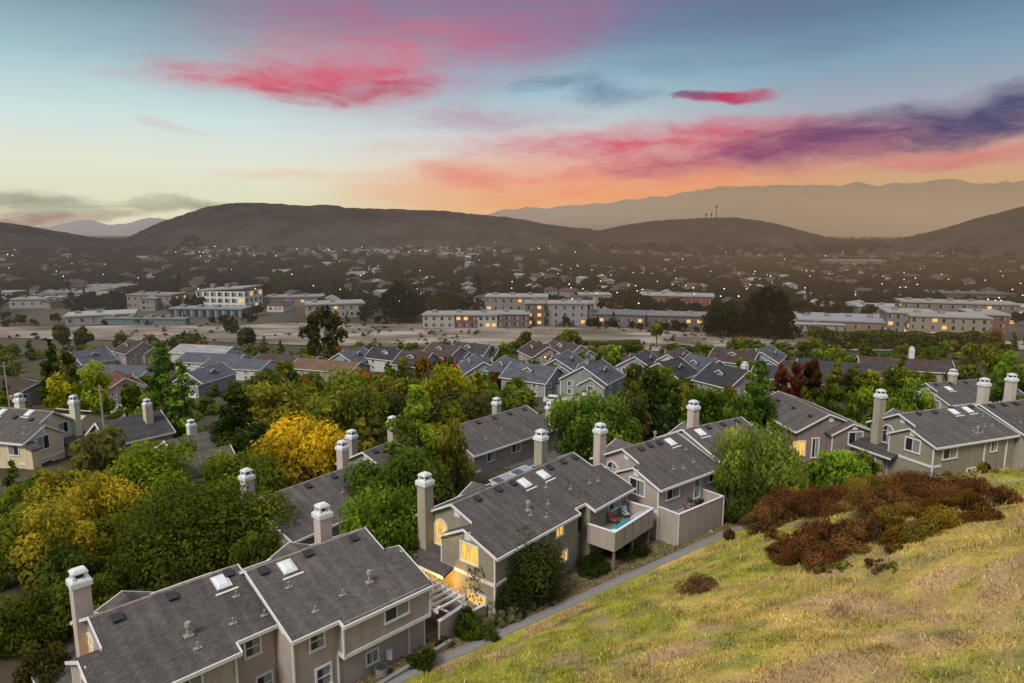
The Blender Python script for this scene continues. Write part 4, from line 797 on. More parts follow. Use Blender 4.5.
# ------------------------------------------------------------------ foliage
def unit(n):
    v = RS.normal(size=(n, 3)); return v / np.linalg.norm(v, axis=1)[:, None]
def leaf_quads(c, nrm, size, asp=.62, hang=0.):
    n = len(c); t = np.cross(nrm, unit(n)); t /= np.linalg.norm(t, axis=1)[:, None] + 1e-9
    if hang: t = t * (1 - hang) + np.array([0, 0, -1.]) * hang; t /= np.linalg.norm(t, axis=1)[:, None]
    b = np.cross(nrm, t); s = size[:, None]
    V = np.stack([c + t * s, c + b * s * asp + t * s * .1, c - t * s, c - b * s * asp + t * s * .1], 1).reshape(-1, 3); return V, np.arange(4 * n).reshape(-1, 4)
def crown_geo(rx, rz, zc, n_cl, n_leaf, leaf, shape='round', cl_r=.34, fill=.35, hang=0., up=.35):
    """returns V,Q,tint, clump centres; crown centre at (0,0,zc)"""
    d = unit(n_cl * 3)
    if shape == 'round': d = d[d[:, 2] > -.55]
    d = d[:n_cl]; n_cl = len(d); rad = RS.uniform(.35, .82, n_cl) ** .7
    if shape in ('round', 'weep'):
        C = d * rad[:, None] * np.array([rx, rx, rz]); cr = rx * cl_r * RS.uniform(.65, 1.3, n_cl)
    elif shape in ('cone', 'column'):
        h = np.linspace(0, 1, n_cl) ** (1.15 if shape == 'cone' else 1.); h = np.clip(h + RS.uniform(-.03, .03, n_cl), 0, 1); pr = (1 - h) ** .75 * .85 * (.55 + .45 * np.minimum(1, h * 5)) + .05 if shape == 'cone' else np.sin(np.clip(h * .9 + .08, 0, 1) * math.pi) ** .5 * .55
        a = RS.uniform(0, 6.283, n_cl); q = RS.uniform(.3, 1., n_cl); C = np.c_[np.cos(a) * rx * pr * q, np.sin(a) * rx * pr * q, (h * 2 - 1) * rz * .93]; cr = rx * (cl_r * RS.uniform(.75, 1.25, n_cl) * (1.15 - .75 * h) if shape == 'cone' else cl_r * RS.uniform(.8, 1.2, n_cl))
    w = cr ** 2; k = RS.choice(n_cl, n_leaf, p=w / w.sum()); D = unit(n_leaf); D[:, 2] = D[:, 2] * .85 + up * .4; D /= np.linalg.norm(D, axis=1)[:, None]
    rr = np.where(RS.random(n_leaf) < fill, RS.uniform(.3, .9, n_leaf), RS.uniform(.82, 1.1, n_leaf)); flat = np.array([1, 1, .78])
    if shape == 'weep': flat = np.array([1, 1, 1.15])
    P = C[k] + D * (cr[k] * rr)[:, None] * flat; P[:, 2] += zc
    nr = D + RS.normal(size=(n_leaf, 3)) * .55 + np.array([0, 0, up]); nr /= np.linalg.norm(nr, axis=1)[:, None]
    V, Q = leaf_quads(P, nr, leaf * RS.uniform(.6, 1.35, n_leaf), hang=hang)
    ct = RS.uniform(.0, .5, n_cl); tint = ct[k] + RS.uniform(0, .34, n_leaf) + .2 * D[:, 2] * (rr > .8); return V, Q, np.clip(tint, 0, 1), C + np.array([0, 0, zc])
def trunk_geo(b, h0, C, r, nb=9, lean=(0, 0)):
    top = Vector((lean[0], lean[1], h0)); mid = Vector((lean[0] * .4 + r * .4, lean[1] * .4, h0 * .5)); b.tube((0, 0, -.6), mid, r * 1.25, r * .9, 9, cap=False); b.tube(mid, top, r * .9, r * .72, 9, cap=False)
    for i in RS.choice(len(C), min(nb, len(C)), replace=False):
        q = Vector(C[i]); m = top.lerp(q, .5) + Vector((RS.uniform(-.3, .3), RS.uniform(-.3, .3), .25)); b.tube(top - Vector((0, 0, .2)), m, r * .5, r * .28, 6, cap=False); b.tube(m, q, r * .28, r * .08, 5, cap=False)
def fit(V, C, rx, z0, z1):
    k = rx / np.percentile(np.hypot(V[:, 0], V[:, 1]), 97.5); a, b = np.percentile(V[:, 2], [1., 99.6]); q = (z1 - z0) / (b - a)
    for A in (V, C): A[:, :2] *= k; A[:, 2] = z0 + (A[:, 2] - a) * q
    return V, C
def tree_meshes(rx, H, leaf, n, shape='round', trunk=.22, bark='bark', n_cl=26, cl_r=.34, base=.2, hang=0., fill=.35):
    z0 = H * base; rz = (H - z0) / 2; zc = z0 + rz
    if H < 3: print('LOW TREE', rx, H)
    V, Q, t, C = crown_geo(rx, rz / 1.0, zc, n_cl, n, leaf, shape, cl_r, fill, hang); V, C = fit(V, C, rx, z0, H); b = MB()
    if shape in ('cone', 'column'):
        b.tube((0, 0, -.6), (0, 0, H * .9), trunk, trunk * .15, 8, cap=False)
        for c in C[::3]: b.tube((0, 0, max(.5, c[2] - .6)), c, trunk * .2, .02, 5, cap=False)
    else: trunk_geo(b, max(z0 + rz * .25, .6), C, trunk)
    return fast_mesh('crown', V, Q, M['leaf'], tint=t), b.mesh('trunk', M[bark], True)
def place_tree(name, loc, cm, tm, col, label, cat='tree', group=None, rz=None, sc=(1, 1, 1), kind=None):
    e = empty(name, loc, random.uniform(0, 6.28) if rz is None else rz); e.scale = sc; tag(e, label, cat, group)
    link('crown', cm, e, None, col)
    if tm is not None: link('trunk', tm, e)
    return e
DKG = (.105, .13, .026); MDG = (.135, .165, .027); BRG = (.2, .245, .03); OLV = (.2, .195, .04); YEL = (.47, .36, .035); YGR = (.31, .30, .03); PINE = (.062, .09, .026); DOL = (.115, .115, .045)
def near_tree(px, pyt, wpx, Y, col, label, shape='round', name='broadleaf_tree', zb=None, dens=1., leaf=None, **kw):
    d = aty(px, pyt, Y); g = tz(d.x, d.y) if zb is None else zb; H = max(1.5, d.z - g); rx = wpx / 2 * Y * 1.02 / F
    lf = leaf or max(.13, .0040 * Y * .72); area = rx * rx * 4 * math.pi * (.75 + .25 * H / max(rx, .1) / 2); n = int(min(26000, max(1500, area / (lf * lf * .95) * 1.5 * dens)))
    kw.setdefault('n_cl', int(np.clip(10 + rx * 7, 14, 60)))
    cm, tm = tree_meshes(rx, H, lf, n, shape, trunk=max(.07, .028 * H), **kw); return place_tree(name, (d.x, d.y, g), cm, tm, col, label)
NT = [
 (262, 530, 60, 51, DKG, 'dark green tree hugging the rear roof edge of the nearest townhouse', dict(base=.05)),
 (452, 424, 46, 73, OLV, 'olive green tree filling the gap behind the centre townhouse, left of its rear chimney', dict(base=.05)),
 (426, 444, 40, 72, MDG, 'mid green tree at the foot of the conical tree', dict(base=.05)),
 (374, 374, 44, 150, OLV, 'olive tree in front of the first village houses', dict(base=.05)),
 (412, 378, 40, 146, DOL, 'dull green tree before the long blue grey house', dict(base=.05)),
 (384, 392, 40, 128, MDG, 'green tree left of the yellow topped tree', dict(base=.05)),
 (300, 386, 44, 128, MDG, 'green tree above the golden tree and left of the large pale olive tree', dict(base=.05)),
 (262, 372, 36, 150, DOL, 'dull green tree below the rightmost white house', dict(base=.05)),
 (500, 376, 30, 150, (.13, .09, .03), 'brownish tree before the grey twin-gabled houses', dict(base=.05)),
 (645, 386, 34, 130, MDG, 'green tree behind the cypress group', dict(base=.05)),
 # px, top, width, Y, colour, label, options
 (207, 484, 172, 57, DKG, 'large round dark green tree directly behind the nearest townhouse', dict(base=.1, cl_r=.3)),
 (302, 417, 94, 84, YEL, 'golden yellow autumn tree, the brightest of all trees', dict(base=.1)),
 (100, 474, 90, 64, (.2, .165, .024), 'loose yellow brown tree in front of the small orange cottage', dict(dens=.62, base=.12, bark='palebark')),
 (52, 500, 86, 55, (.17, .15, .025), 'thin olive yellow tree at left with bare twigs', dict(dens=.6, base=.12, bark='palebark')),
 (142, 446, 96, 72, BRG, 'bright green rounded tree below the orange cottage', dict(base=.1)),
 (62, 470, 76, 74, (.15, .14, .02), 'yellow olive loose tree under the cream townhouse balconies', dict(dens=.75, base=.06, bark='palebark')),
 (108, 520, 70, 60, (.13, .135, .02), 'olive yellow tree left of the large round dark green tree', dict(dens=.9, base=.05)),
 (150, 496, 60, 66, MDG, 'mid green tree tucked behind the large round dark green tree', dict(base=.05)),
 (62, 548, 60, 52, (.06, .085, .02), 'dull green tree above the lower left chimney', dict(base=.05)),
 (20, 488, 50, 76, MDG, 'mid green tree below the cream townhouse at the left edge', dict(base=.05)),
 (124, 556, 60, 54, DKG, 'dark green tree right above the lower left chimney', dict(base=.05)),
 (14, 520, 84, 56, DKG, 'dark green tree at the left edge above the brown bank', dict(base=.08)),
 (22, 590, 80, 44, DKG, 'dark green tree in the lower left corner', dict(base=.06)),
 (85, 575, 80, 47, DKG, 'dark green tree left of the white capped chimney at lower left', dict(base=.05)),
 (38, 645, 60, 37, (.055, .05, .02), 'brownish bushy tree at the bottom left corner', dict(base=.03)),
 (236, 385, 62, 92, PINE, 'dark green pine behind the golden yellow tree', dict(shape='cone', name='pine_tree', cl_r=.3, n_cl=44, base=.06)),
 (240, 452, 84, 76, MDG, 'mid green round tree left of the golden yellow tree', dict(base=.06)),
 (184, 440, 44, 82, DKG, 'small dark tree between the cottage and the grey chimney', dict(base=.06)),
 (157, 343, 50, 116, (.075, .125, .028), 'tall green conifer with two tops at left', dict(shape='cone', name='conifer_tree', cl_r=.3, n_cl=44, base=.03)),
 (180, 362, 34, 114, (.11, .17, .03), 'lighter second top beside the tall green conifer', dict(shape='cone', name='conifer_tree', cl_r=.3, n_cl=44, base=.03)),
 (88, 363, 38, 126, BRG, 'bright green round tree right of the low brown house', dict(base=.1)),
 (62, 374, 34, 130, YGR, 'small yellow green tree left of the bright green round tree', dict(base=.05)),
 (48, 340, 26, 152, PINE, 'narrow dark conifer at far left above the brown house', dict(shape='cone', name='conifer_tree', cl_r=.34, base=.03)),
 (272, 384, 80, 104, OLV, 'olive coloured tree above the golden yellow tree', dict(base=.06)),
 (345, 372, 86, 99, (.125, .14, .03), 'large pale olive tree in the middle left canopy', dict(base=.05)),
 (398, 392, 60, 108, DOL, 'dull green tree behind the conical tree', dict(base=.06)),
 (416, 388, 70, 76, (.13, .18, .03), 'bright green conical tree left of centre', dict(shape='cone', name='conifer_tree', cl_r=.3, n_cl=44, base=.02)),
 (402, 450, 114, 64, (.058, .085, .018), 'wide dark green tree left of the centre townhouse chimney', dict(base=.06, cl_r=.28)),
 (378, 486, 92, 53, (.095, .15, .022), 'bright green tree between the two nearest chimneys', dict(base=.1)),
 (448, 367, 66, 116, YGR, 'yellow topped green tree in front of the village', dict(base=.06)),
 (462, 392, 70, 110, DOL, 'greyish green tree under the yellow topped tree', dict(base=.05)),
 (508, 388, 54, 118, (.1, .125, .03), 'olive green tree right of the yellow topped tree', dict(base=.08)),
 (596, 396, 94, 84, (.075, .115, .022), 'large full green tree left of the terrace townhouse chimney', dict(base=.08, cl_r=.28)),
 (632, 392, 40, 96, DOL, 'dull green tree behind the large full green tree', dict(base=.05)),
 (652, 367, 24, 98, PINE, 'tall dark cypress, leftmost of the cypress group', dict(shape='column', name='cypress_tree', cl_r=.55, base=.02)),
 (664, 374, 18, 97, (.05, .085, .02), 'slim green cypress, in the middle of the cypress group', dict(shape='column', name='cypress_tree', cl_r=.55, base=.02)),
 (676, 380, 14, 95, PINE, 'slim dark cypress, rightmost of the cypress group', dict(shape='column', name='cypress_tree', cl_r=.55, base=.02)),
 (690, 384, 36, 112, OLV, 'olive tree right of the cypress group', dict(base=.08)),
 (706, 388, 56, 94, (.07, .11, .02), 'mid green tree left of the white capped chimney on the terrace row', dict(base=.05)),
 (760, 362, 64, 90, (.07, .115, .022), 'large spreading green conifer in front of the dark long roofs', dict(shape='cone', name='conifer_tree', cl_r=.3, n_cl=44, base=.04)),
 (744, 395, 40, 86, (.06, .1, .02), 'dark green tree at the foot of the large spreading conifer', dict(base=.04)),
 (762, 429, 92, 65, (.15, .185, .045), 'pale green weeping pepper tree in front of the terrace row', dict(shape='weep', base=.04, hang=.55, name='pepper_tree')),
 (735, 458, 46, 63.5, (.125, .165, .04), 'pale green weeping pepper tree, smaller, touching the terrace wall', dict(shape='weep', base=.02, hang=.55, name='pepper_tree')),
 (828, 384, 34, 100, DKG, 'round dark green tree in front of the long dark roof', dict(base=.05)),
 (808, 388, 30, 104, DKG, 'small round dark green tree, left of another by the long dark roof', dict(base=.05)),
 (868, 388, 46, 98, (.12, .17, .025), 'yellow green tree left of the olive townhouse chimney', dict(base=.05)),
 (912, 380, 44, 93, (.095, .15, .022), 'green tree just right of the olive townhouse chimney', dict(base=.05)),
 (1012, 352, 34, 92, (.09, .14, .024), 'green tree at the right edge above the row', dict(base=.05)),
 (816, 460, 34, 72, (.13, .19, .028), 'bright light green tree, left of the pair below the brown townhouse with yellow windows', dict(base=.05)),
 (842, 452, 56, 71, (.14, .21, .028), 'bright light green tree, right of the pair below the brown townhouse with yellow windows', dict(base=.05)),
 (865, 452, 34, 73, (.10, .11, .025), 'olive brown small tree touching the olive townhouse porch', dict(base=.05)),
 (322, 306, 48, 200, (.05, .046, .022), 'tall sparse eucalyptus with bare trunk before the bare field', dict(base=.3, dens=.34, name='eucalyptus_tree', bark='palebark', n_cl=20, cl_r=.22)),
 (569, 330, 26, 205, (.09, .1, .03), 'umbrella shaped tree standing alone at the near edge of the bare field', dict(base=.35)),
 (614, 345, 18, 196, (.13, .18, .03), 'bright upright tree, left of the round pair in the village', dict(base=.04)),
 (602, 347, 16, 198, (.15, .19, .03), 'yellow green upright tree left of the round pair in the village', dict(base=.04)),
 (575, 345, 14, 192, (.12, .17, .03), 'small upright green tree beside the white gabled house', dict(base=.04)),
 (548, 364, 12, 172, (.08, .14, .03), 'narrow green tree against the front of a grey house', dict(shape='column', cl_r=.55, base=.02)),
 (657, 322, 12, 230, (.09, .1, .03), 'small lollipop tree standing in the bare field', dict(base=.5)),
 (401, 281, 42, 300, (.034, .036, .02), 'large dark tree on the far edge of the bare field, left of the apartment blocks', dict(base=.04)),
 (722, 302, 42, 255, (.03, .03, .018), 'large dark spreading tree beyond the field, left of a bigger one', dict(base=.1, cl_r=.26)),
 (771, 287, 50, 252, (.026, .027, .016), 'biggest dark tree on the far side of the field', dict(base=.05, cl_r=.26)),
 (66, 352, 20, 156, DOL, 'dull tree right of the narrow dark conifer', dict(base=.04)),
 (60, 325, 18, 228, (.05, .06, .025), 'dark round tree at the near edge of the field, far left', dict(base=.2)),
 (82, 327, 17, 226, (.045, .055, .025), 'dark palm-like tree beside another at the far left field edge', dict(base=.25)),
 (230, 317, 14, 262, (.05, .06, .025), 'single round tree standing out on the bare field before the white building', dict(base=.15)),
 (246, 328, 18, 226, (.05, .06, .025), 'bushy palm before the bare field, left of the eucalyptus', dict(base=.25, name='palm_tree')),
 (120, 333, 14, 222, (.06, .075, .03), 'upright dull tree before the bare field at left', dict(base=.1)),
 (150, 335, 16, 224, (.07, .085, .03), 'dull green tree right of the upright one at the field edge', dict(base=.08)),
 (186, 333, 34, 224, (.05, .06, .025), 'broad dark bushy tree at the near field edge', dict(base=.05)),
 (352, 367, 16, 176, (.2, .03, .03), 'deep red tree in front of the first village house', dict(base=.05)),
 (338, 366, 14, 178, (.13, .022, .022), 'dark crimson shrub-like tree at the left end of the village', dict(base=.05)),
 (362, 370, 14, 172, (.33, .09, .02), 'orange red tree in front of the first village house', dict(base=.05)),
 (460, 366, 14, 186, (.26, .06, .03), 'small red tree between two village gables', dict(base=.05)),
 (670, 361, 18, 190, (.36, .1, .02), 'orange tree in front of a pale village house', dict(base=.05)),
 (619, 384, 26, 160, (.15, .07, .03), 'rusty tree beside the glowing porch', dict(base=.05)),
 (783, 364, 17, 131, (.095, .03, .026), 'red tree, left of two beside the long dark roof', dict(base=.04)),
 (798, 363, 17, 131, (.105, .034, .028), 'red tree, right of two beside the long dark roof', dict(base=.04)),
 (812, 359, 19, 132, (.06, .035, .016), 'reddish green tree right of the red pair', dict(base=.04)),
 (830, 347, 34, 186, (.1, .13, .03), 'wide green tree behind the red trees', dict(base=.04)),
 (970, 353, 30, 190, (.11, .15, .03), 'pale green bush-like tree by the pale road at right', dict(base=.03)),
]
DIM = ('beyond the field', 'far side of the field', 'far edge')
for px, pt, w, Y, c, lab, kw in NT: near_tree(px, pt, w, Y, c if c in (DKG, MDG, BRG, OLV, YEL, YGR, PINE, DOL) or any(q in lab for q in DIM) else tuple(1.5 * q for q in c), lab, **kw)
# shrubs near the path and houses
def shrub(px, py, wpx, hpx, col, label, name='shrub', Y=None, leaf=.1, dens=1., ragged=False, group=None, **kw):
    g = gp(px, py) if Y is None else Vector((aty(px, py, Y).x, Y, 0)); g.z = tz(g.x, g.y); Y = g.y; rx = wpx / 2 * Y / F; H = hpx * Y / F
    area = rx * rx * 7 * (.6 + .5 * H / max(rx, .1)); n = int(min(22000, area / (leaf * leaf) * 1.6 * dens))
    V, Q, t, C = crown_geo(rx, H / 2, H * .52, int(np.clip(8 + rx * 9, 8, 50)), n, leaf, 'round', .22 if ragged else .36, .6 if ragged else .4, **kw); V, C = fit(V, C, rx, -.05, H)
    if ragged: a_ = np.arctan2(V[:, 1], V[:, 0]); V[:, 2] *= 1 - .45 * np.clip(np.hypot(V[:, 0], V[:, 1]) / rx, 0, 1) ** 2 + .25 * np.sin(a_ * 3 + rx * 9)
    e = empty(name, g); tag(e, label, 'shrub', group); link('foliage', fast_mesh('foliage', V, Q, M['leaf'], tint=t), e, None, col); b = MB()
    for k in range(16 if ragged else 4): q = C[k % len(C)]; b.tube((q[0] * .3, q[1] * .3, -.3), (q[0] * 1.1, q[1] * 1.1, q[2] * (1.25 if ragged else 1)), .03, .01, 4)
    link('stem', b.mesh('stem', M['bark']), e); return e
shrub(519, 600, 104, 72, (.06, .075, .026), 'big dense dark green bush against the lit centre townhouse')
shrub(470, 638, 34, 32, (.06, .095, .02), 'rounded green bush below the yellow courtyard')
shrub(428, 670, 26, 22, (.06, .09, .02), 'low green bush beside the round brown stone')
shrub(445, 648, 20, 12, (.1, .12, .05), 'low grey green plant at the near end of the path')
for k, (x, y) in enumerate(((498, 628), (512, 622), (526, 612))): shrub(x, y, 22, 18, (.17, .19, .13), ('silvery sage plant below the big bush, nearest the green bush', 'silvery sage plant below the big bush, in the middle of the three', 'silvery sage plant below the big bush, nearest the deck')[k], name='sage_plant', leaf=.07, up=.8)
shrub(664, 538, 26, 24, (.13, .18, .035), 'loose light green bush right of the raised deck', dens=.7)
shrub(592, 572, 42, 14, (.035, .055, .018), 'dark green plants under the raised deck, left', leaf=.08)
shrub(630, 556, 44, 12, (.04, .06, .018), 'dark green plants under the raised deck, right', leaf=.08)
shrub(415, 668, 24, 14, (.07, .1, .025), 'small bush along the low concrete wall', leaf=.08)
shrub(490, 640, 24, 12, (.07, .09, .03), 'low dark plant beside the sage plants', leaf=.08)
RB = (.165, .074, .04); RB2 = (.15, .082, .042); OB = (.21, .155, .035); GB = (.2, .24, .045)
BR_ = [(828, 556, 70, 44, RB, 'nearest deep red brush at the near end of the hillside thicket'), (792, 560, 40, 34, RB, 'low dark red brush at the lower left tip of the thicket'), (868, 545, 60, 40, RB2, 'brown brush right of the nearest red brush'),
 (770, 528, 40, 30, RB2, 'brown brush hanging over the path end'), (800, 515, 60, 34, RB, 'red brown brush below the pepper tree'), (845, 508, 70, 30, RB, 'red brown brush in the middle of the thicket'), (890, 515, 60, 34, RB2, 'dull brown brush in the middle of the thicket'),
 (925, 530, 66, 36, OB, 'olive gold brush at the front right of the thicket'), (905, 540, 40, 26, (.16, .09, .02), 'golden brown brush left of the olive gold brush'), (965, 520, 60, 36, (.13, .07, .02), 'rusty brush at the right of the thicket'), (945, 500, 80, 34, RB, 'dark red brush along the hill crest'),
 (985, 505, 50, 36, RB, 'dark red brush at the right end of the hill crest'), (960, 474, 60, 22, GB, 'green brush on the hill crest below the olive townhouse'), (1005, 468, 50, 22, (.16, .17, .03), 'yellow green brush on the crest at the right edge'), (890, 492, 60, 16, OB, 'low olive brush on the crest'), (905, 505, 60, 24, RB, 'red brush behind the dull brown brush')]
for x, y, w, h, c, lab in BR_: shrub(x, y, w * 1.45, h * .7, c, lab, name='brush', leaf=.062, up=1.1, dens=.75, ragged=True)
shrub(700, 590, 46, 13, (.13, .075, .045), 'small dead brown brush alone on the grass slope', name='brush', leaf=.07, up=.8)
shrub(728, 540, 16, 12, (.16, .1, .05), 'tiny dry brush beside the path', name='brush', leaf=.06, up=.8)
for k in range(34):
    x, y = [(RS.uniform(760, 1000), 0), (RS.uniform(770, 900), 1)][k % 2]; y = np.interp(x, [760, 830, 900, 1000], [540, 566, 560, 530]) + RS.uniform(-10, 12) if y else np.interp(x, [760, 860, 940, 1000], [512, 498, 482, 470]) + RS.uniform(-6, 6)
    shrub(x, y, RS.uniform(10, 26), RS.uniform(5, 11), [RB, RB2, OB, (.2, .19, .05)][int(RS.integers(0, 4))], 'low ragged scrub tuft at the edge of the hillside thicket', name='scrub_tuft', leaf=.06, up=1., dens=.7, ragged=True, group='scrub tufts around the thicket')
# hillside grass: uncountable tufts
def hill_grass(N=560000):
    x = RS.uniform(-16, 62, N); y = RS.uniform(12, 80, N); s = sdist(x, y); d = np.hypot(x, y)
    ok = (s > .7) & (s < 34) & (RS.random(N) < np.clip(34 / d, .3, 1) * (.35 + 1.1 * vnoise(x, y, 1.6, 9))) & (np.abs(x / y) < .85); x = x[ok]; y = y[ok]; z = terr(x, y); n = len(x)
    h = .12 * RS.uniform(.5, 1.5, n) * (.3 + 1.5 * vnoise(x, y, .9, 10) ** 1.5); a = RS.uniform(0, 6.283, n); w = RS.uniform(.012, .034, n); ln = RS.uniform(-.12, .12, (n, 2)); sh = ground_shade(x, y) * (RS.uniform(.62, 1.4, n) * (.66 + .7 * vnoise(x, y, .8, 12)))[:, None]
    V = np.empty((n, 4, 3)); dx = np.cos(a) * w; dy = np.sin(a) * w; z0 = z - .03
    V[:, 0] = np.c_[x - dx, y - dy, z0]; V[:, 1] = np.c_[x + dx, y + dy, z0]; V[:, 2] = np.c_[x + dx * .5 + ln[:, 0], y + dy * .5 + ln[:, 1], z + h]; V[:, 3] = np.c_[x - dx * .6 + ln[:, 0], y - dy * .6 + ln[:, 1], z + h * .8]
    o = link('hill_grass', fast_mesh('hill_grass', V.reshape(-1, 3), np.arange(4 * n).reshape(-1, 4), M['grass'], shade=np.repeat(sh, 4, 0))); tag(o, 'short green and straw coloured grass covering the hillside', 'grass', kind='stuff')
hill_grass()
def stalks(N=26000):
    x = RS.uniform(-12, 60, N); y = RS.uniform(12, 76, N); s_ = sdist(x, y); ok = (s_ > 1.) & (s_ < 34) & (vnoise(x, y, 2.6, 31) > .52) & (np.abs(x / y) < .85); x = x[ok]; y = y[ok]; z = terr(x, y); n = len(x)
    h = RS.uniform(.18, .46, n); a = RS.uniform(0, 6.283, n); dx = np.cos(a) * .012; dy = np.sin(a) * .012; l = RS.uniform(-.16, .16, (n, 2)); V = np.empty((n, 4, 3))
    V[:, 0] = np.c_[x - dx, y - dy, z - .02]; V[:, 1] = np.c_[x + dx, y + dy, z - .02]; V[:, 2] = np.c_[x + dx * 1.6 + l[:, 0], y + dy * 1.6 + l[:, 1], z + h]; V[:, 3] = np.c_[x - dx * 1.6 + l[:, 0], y - dy * 1.6 + l[:, 1], z + h]
    sh = np.where(RS.random(n)[:, None] < .6, np.array([.46, .37, .2]), np.array([.2, .13, .08])) * RS.uniform(.6, 1.2, n)[:, None]
    tag(link('dry_stalks', fast_mesh('dry_stalks', V.reshape(-1, 3), np.arange(4 * n).reshape(-1, 4), M['grass'], shade=np.repeat(sh, 4, 0))), 'thin dry stalks standing above the hillside grass', 'grass', kind='stuff')
stalks()
def mulch(N=16000):
    x = RS.uniform(-16, 45, N); t = RS.uniform(-3.4, -.7, N); y = fpath(x) - t / cpath(x); z = terr(x, y); n = N; sh = np.where(RS.random(n)[:, None] < .75, np.array([.24, .18, .1]), np.array([.1, .12, .04])) * RS.uniform(.6, 1.3, n)[:, None]
    a = RS.uniform(0, 6.283, n); w = RS.uniform(.03, .08, n); h = RS.uniform(.04, .18, n); V = np.empty((n, 4, 3)); dx = np.cos(a) * w; dy = np.sin(a) * w
    V[:, 0] = np.c_[x - dx, y - dy, z - .02]; V[:, 1] = np.c_[x + dx, y + dy, z - .02]; V[:, 2] = np.c_[x + dx * 1.5, y + dy, z + h]; V[:, 3] = np.c_[x - dx, y - dy * .5, z + h * .7]
    tag(link('dry_grass', fast_mesh('dry_grass', V.reshape(-1, 3), np.arange(4 * n).reshape(-1, 4), M['grass'], shade=np.repeat(sh, 4, 0))), 'dry straw and weeds on the strip between path and houses', 'grass', kind='stuff')
mulch()
# ------------------------------------------------------------------ mid-distance trees (shared crowns, one object each)
VAR = [tree_meshes(3.2, 7.5, .55, 620, 'round', .2, n_cl=14, cl_r=.42, base=.08) for _ in range(3)] + [tree_meshes(4.2, 7.0, .6, 760, 'round', .22, n_cl=18, cl_r=.38, base=.1) for _ in range(2)] + [tree_meshes(2.2, 9.5, .5, 560, 'cone', .18, n_cl=22, cl_r=.45, base=.03)]
HP = [(o.location.x, o.location.y) for o in SC.objects if o.parent is None and o.type == 'EMPTY' and o.name.split('.')[0] in ('house', 'townhouse', 'cottage', 'car')]
def clear(x, y, r=8.5): return all((x - a) ** 2 + (y - b) ** 2 > r * r for a, b in HP)
def roadclear(x, y):
    return not (165 < y < 400 and abs(x - 0) < 1e9 and 224 < y < 292 and -170 < x < 330) and min((Vector((x, y)) - p).length for p in pr) > 7
cnt = 0; tries = 0
LABS = {'near': 'green tree in the canopy behind the second row of townhouses', 'mid': 'green garden tree among the grey roofed village houses', 'edge': 'dull green tree in the meadow before the bare field'}
while cnt < 270 and tries < 14000:
    tries += 1; y = RS.uniform(88, 222) if RS.random() < .75 else RS.uniform(62, 100); x = RS.uniform(-.8, .8) * y
    if sdist(x, y) > -32 or not clear(x, y, 7.3 if y > 120 else 12) or not roadclear(x, y): continue
    px = 512 + F * x / y
    if y > 140 and 330 < px < 770 and RS.random() < .2: continue
    if (766 < px < 842 and y < 176) or (328 < px < 375 and 140 < y < 182): continue
    m, t = VAR[int(RS.integers(0, 5)) if RS.random() < .88 else 5]; s = RS.uniform(.55, 1.05) * (.8 if y > 140 else 1.); c = [DKG, MDG, OLV, DOL, (.1, .15, .025), (.16, .17, .025), (.2, .12, .02)][int(RS.choice(7, p=[.2, .24, .18, .2, .1, .05, .03]))]
    zone = 'near' if y < 125 else ('mid' if y < 200 else 'edge')
    place_tree('broadleaf_tree', (x, y, tz(x, y)), m, t, c, LABS[zone], group={'near': 'canopy trees behind the townhouses', 'mid': 'village garden trees', 'edge': 'meadow trees'}[zone], sc=(s, s, s * RS.uniform(.75, 1.1))); HP.append((x, y)) if RS.random() < .5 else None; cnt += 1
# hedges
def hedge(name, p0, p1, w, h, col, label):
    a = gp(*p0); b = gp(*p1); d = (b - a); Ln = d.length; n = int(Ln * (w + 2 * h) * 7); t = RS.random(n); k = RS.integers(0, 3, n); v = RS.uniform(-.5, .5, n); hh = h * (.8 + .35 * vnoise(t * Ln, t * 0, 4, 13)) * np.where(k == 2, 1., RS.random(n))
    nx = Vector((-d.y, d.x, 0)).normalized(); off = np.where(k == 0, -.5, np.where(k == 1, .5, v)) * w + RS.normal(size=n) * .15
    P = np.c_[a.x + d.x * t + nx.x * off - a.x, a.y + d.y * t + nx.y * off - a.y, hh]; nr = unit(n) * .7 + np.c_[nx.x * np.sign(off), nx.y * np.sign(off), np.where(k == 2, 1., .3)]; nr /= np.linalg.norm(nr, axis=1)[:, None]
    V, Q = leaf_quads(P, nr, .45 * RS.uniform(.6, 1.3, n)); e = empty(name, a); tag(e, label, 'hedge'); link('foliage', fast_mesh('foliage', V, Q, M['leaf'], tint=RS.random(n)), e, None, col)
    bb = MB().bar((0, 0, h * .75), (d.x, d.y, d.z + h * .75), h, w * .7); link('stem', bb.mesh('stem', M['bark']), e)
hedge('hedge', (806, 349), (985, 352), 5, 6.5, (.075, .085, .02), 'long tall olive hedge along the far side of the pale road at right')
hedge('hedge', (489, 392), (516, 391), 4, 3.6, (.1, .065, .03), 'clipped brown hedge in front of the village')
hedge('hedge', (668, 352), (830, 357), 3, 2., (.06, .075, .025), 'low green hedge along the near side of the field at right')
hedge('hedge', (640, 346), (560, 345), 3, 1.6, (.08, .085, .03), 'low scrub line along the near side of the field at centre')
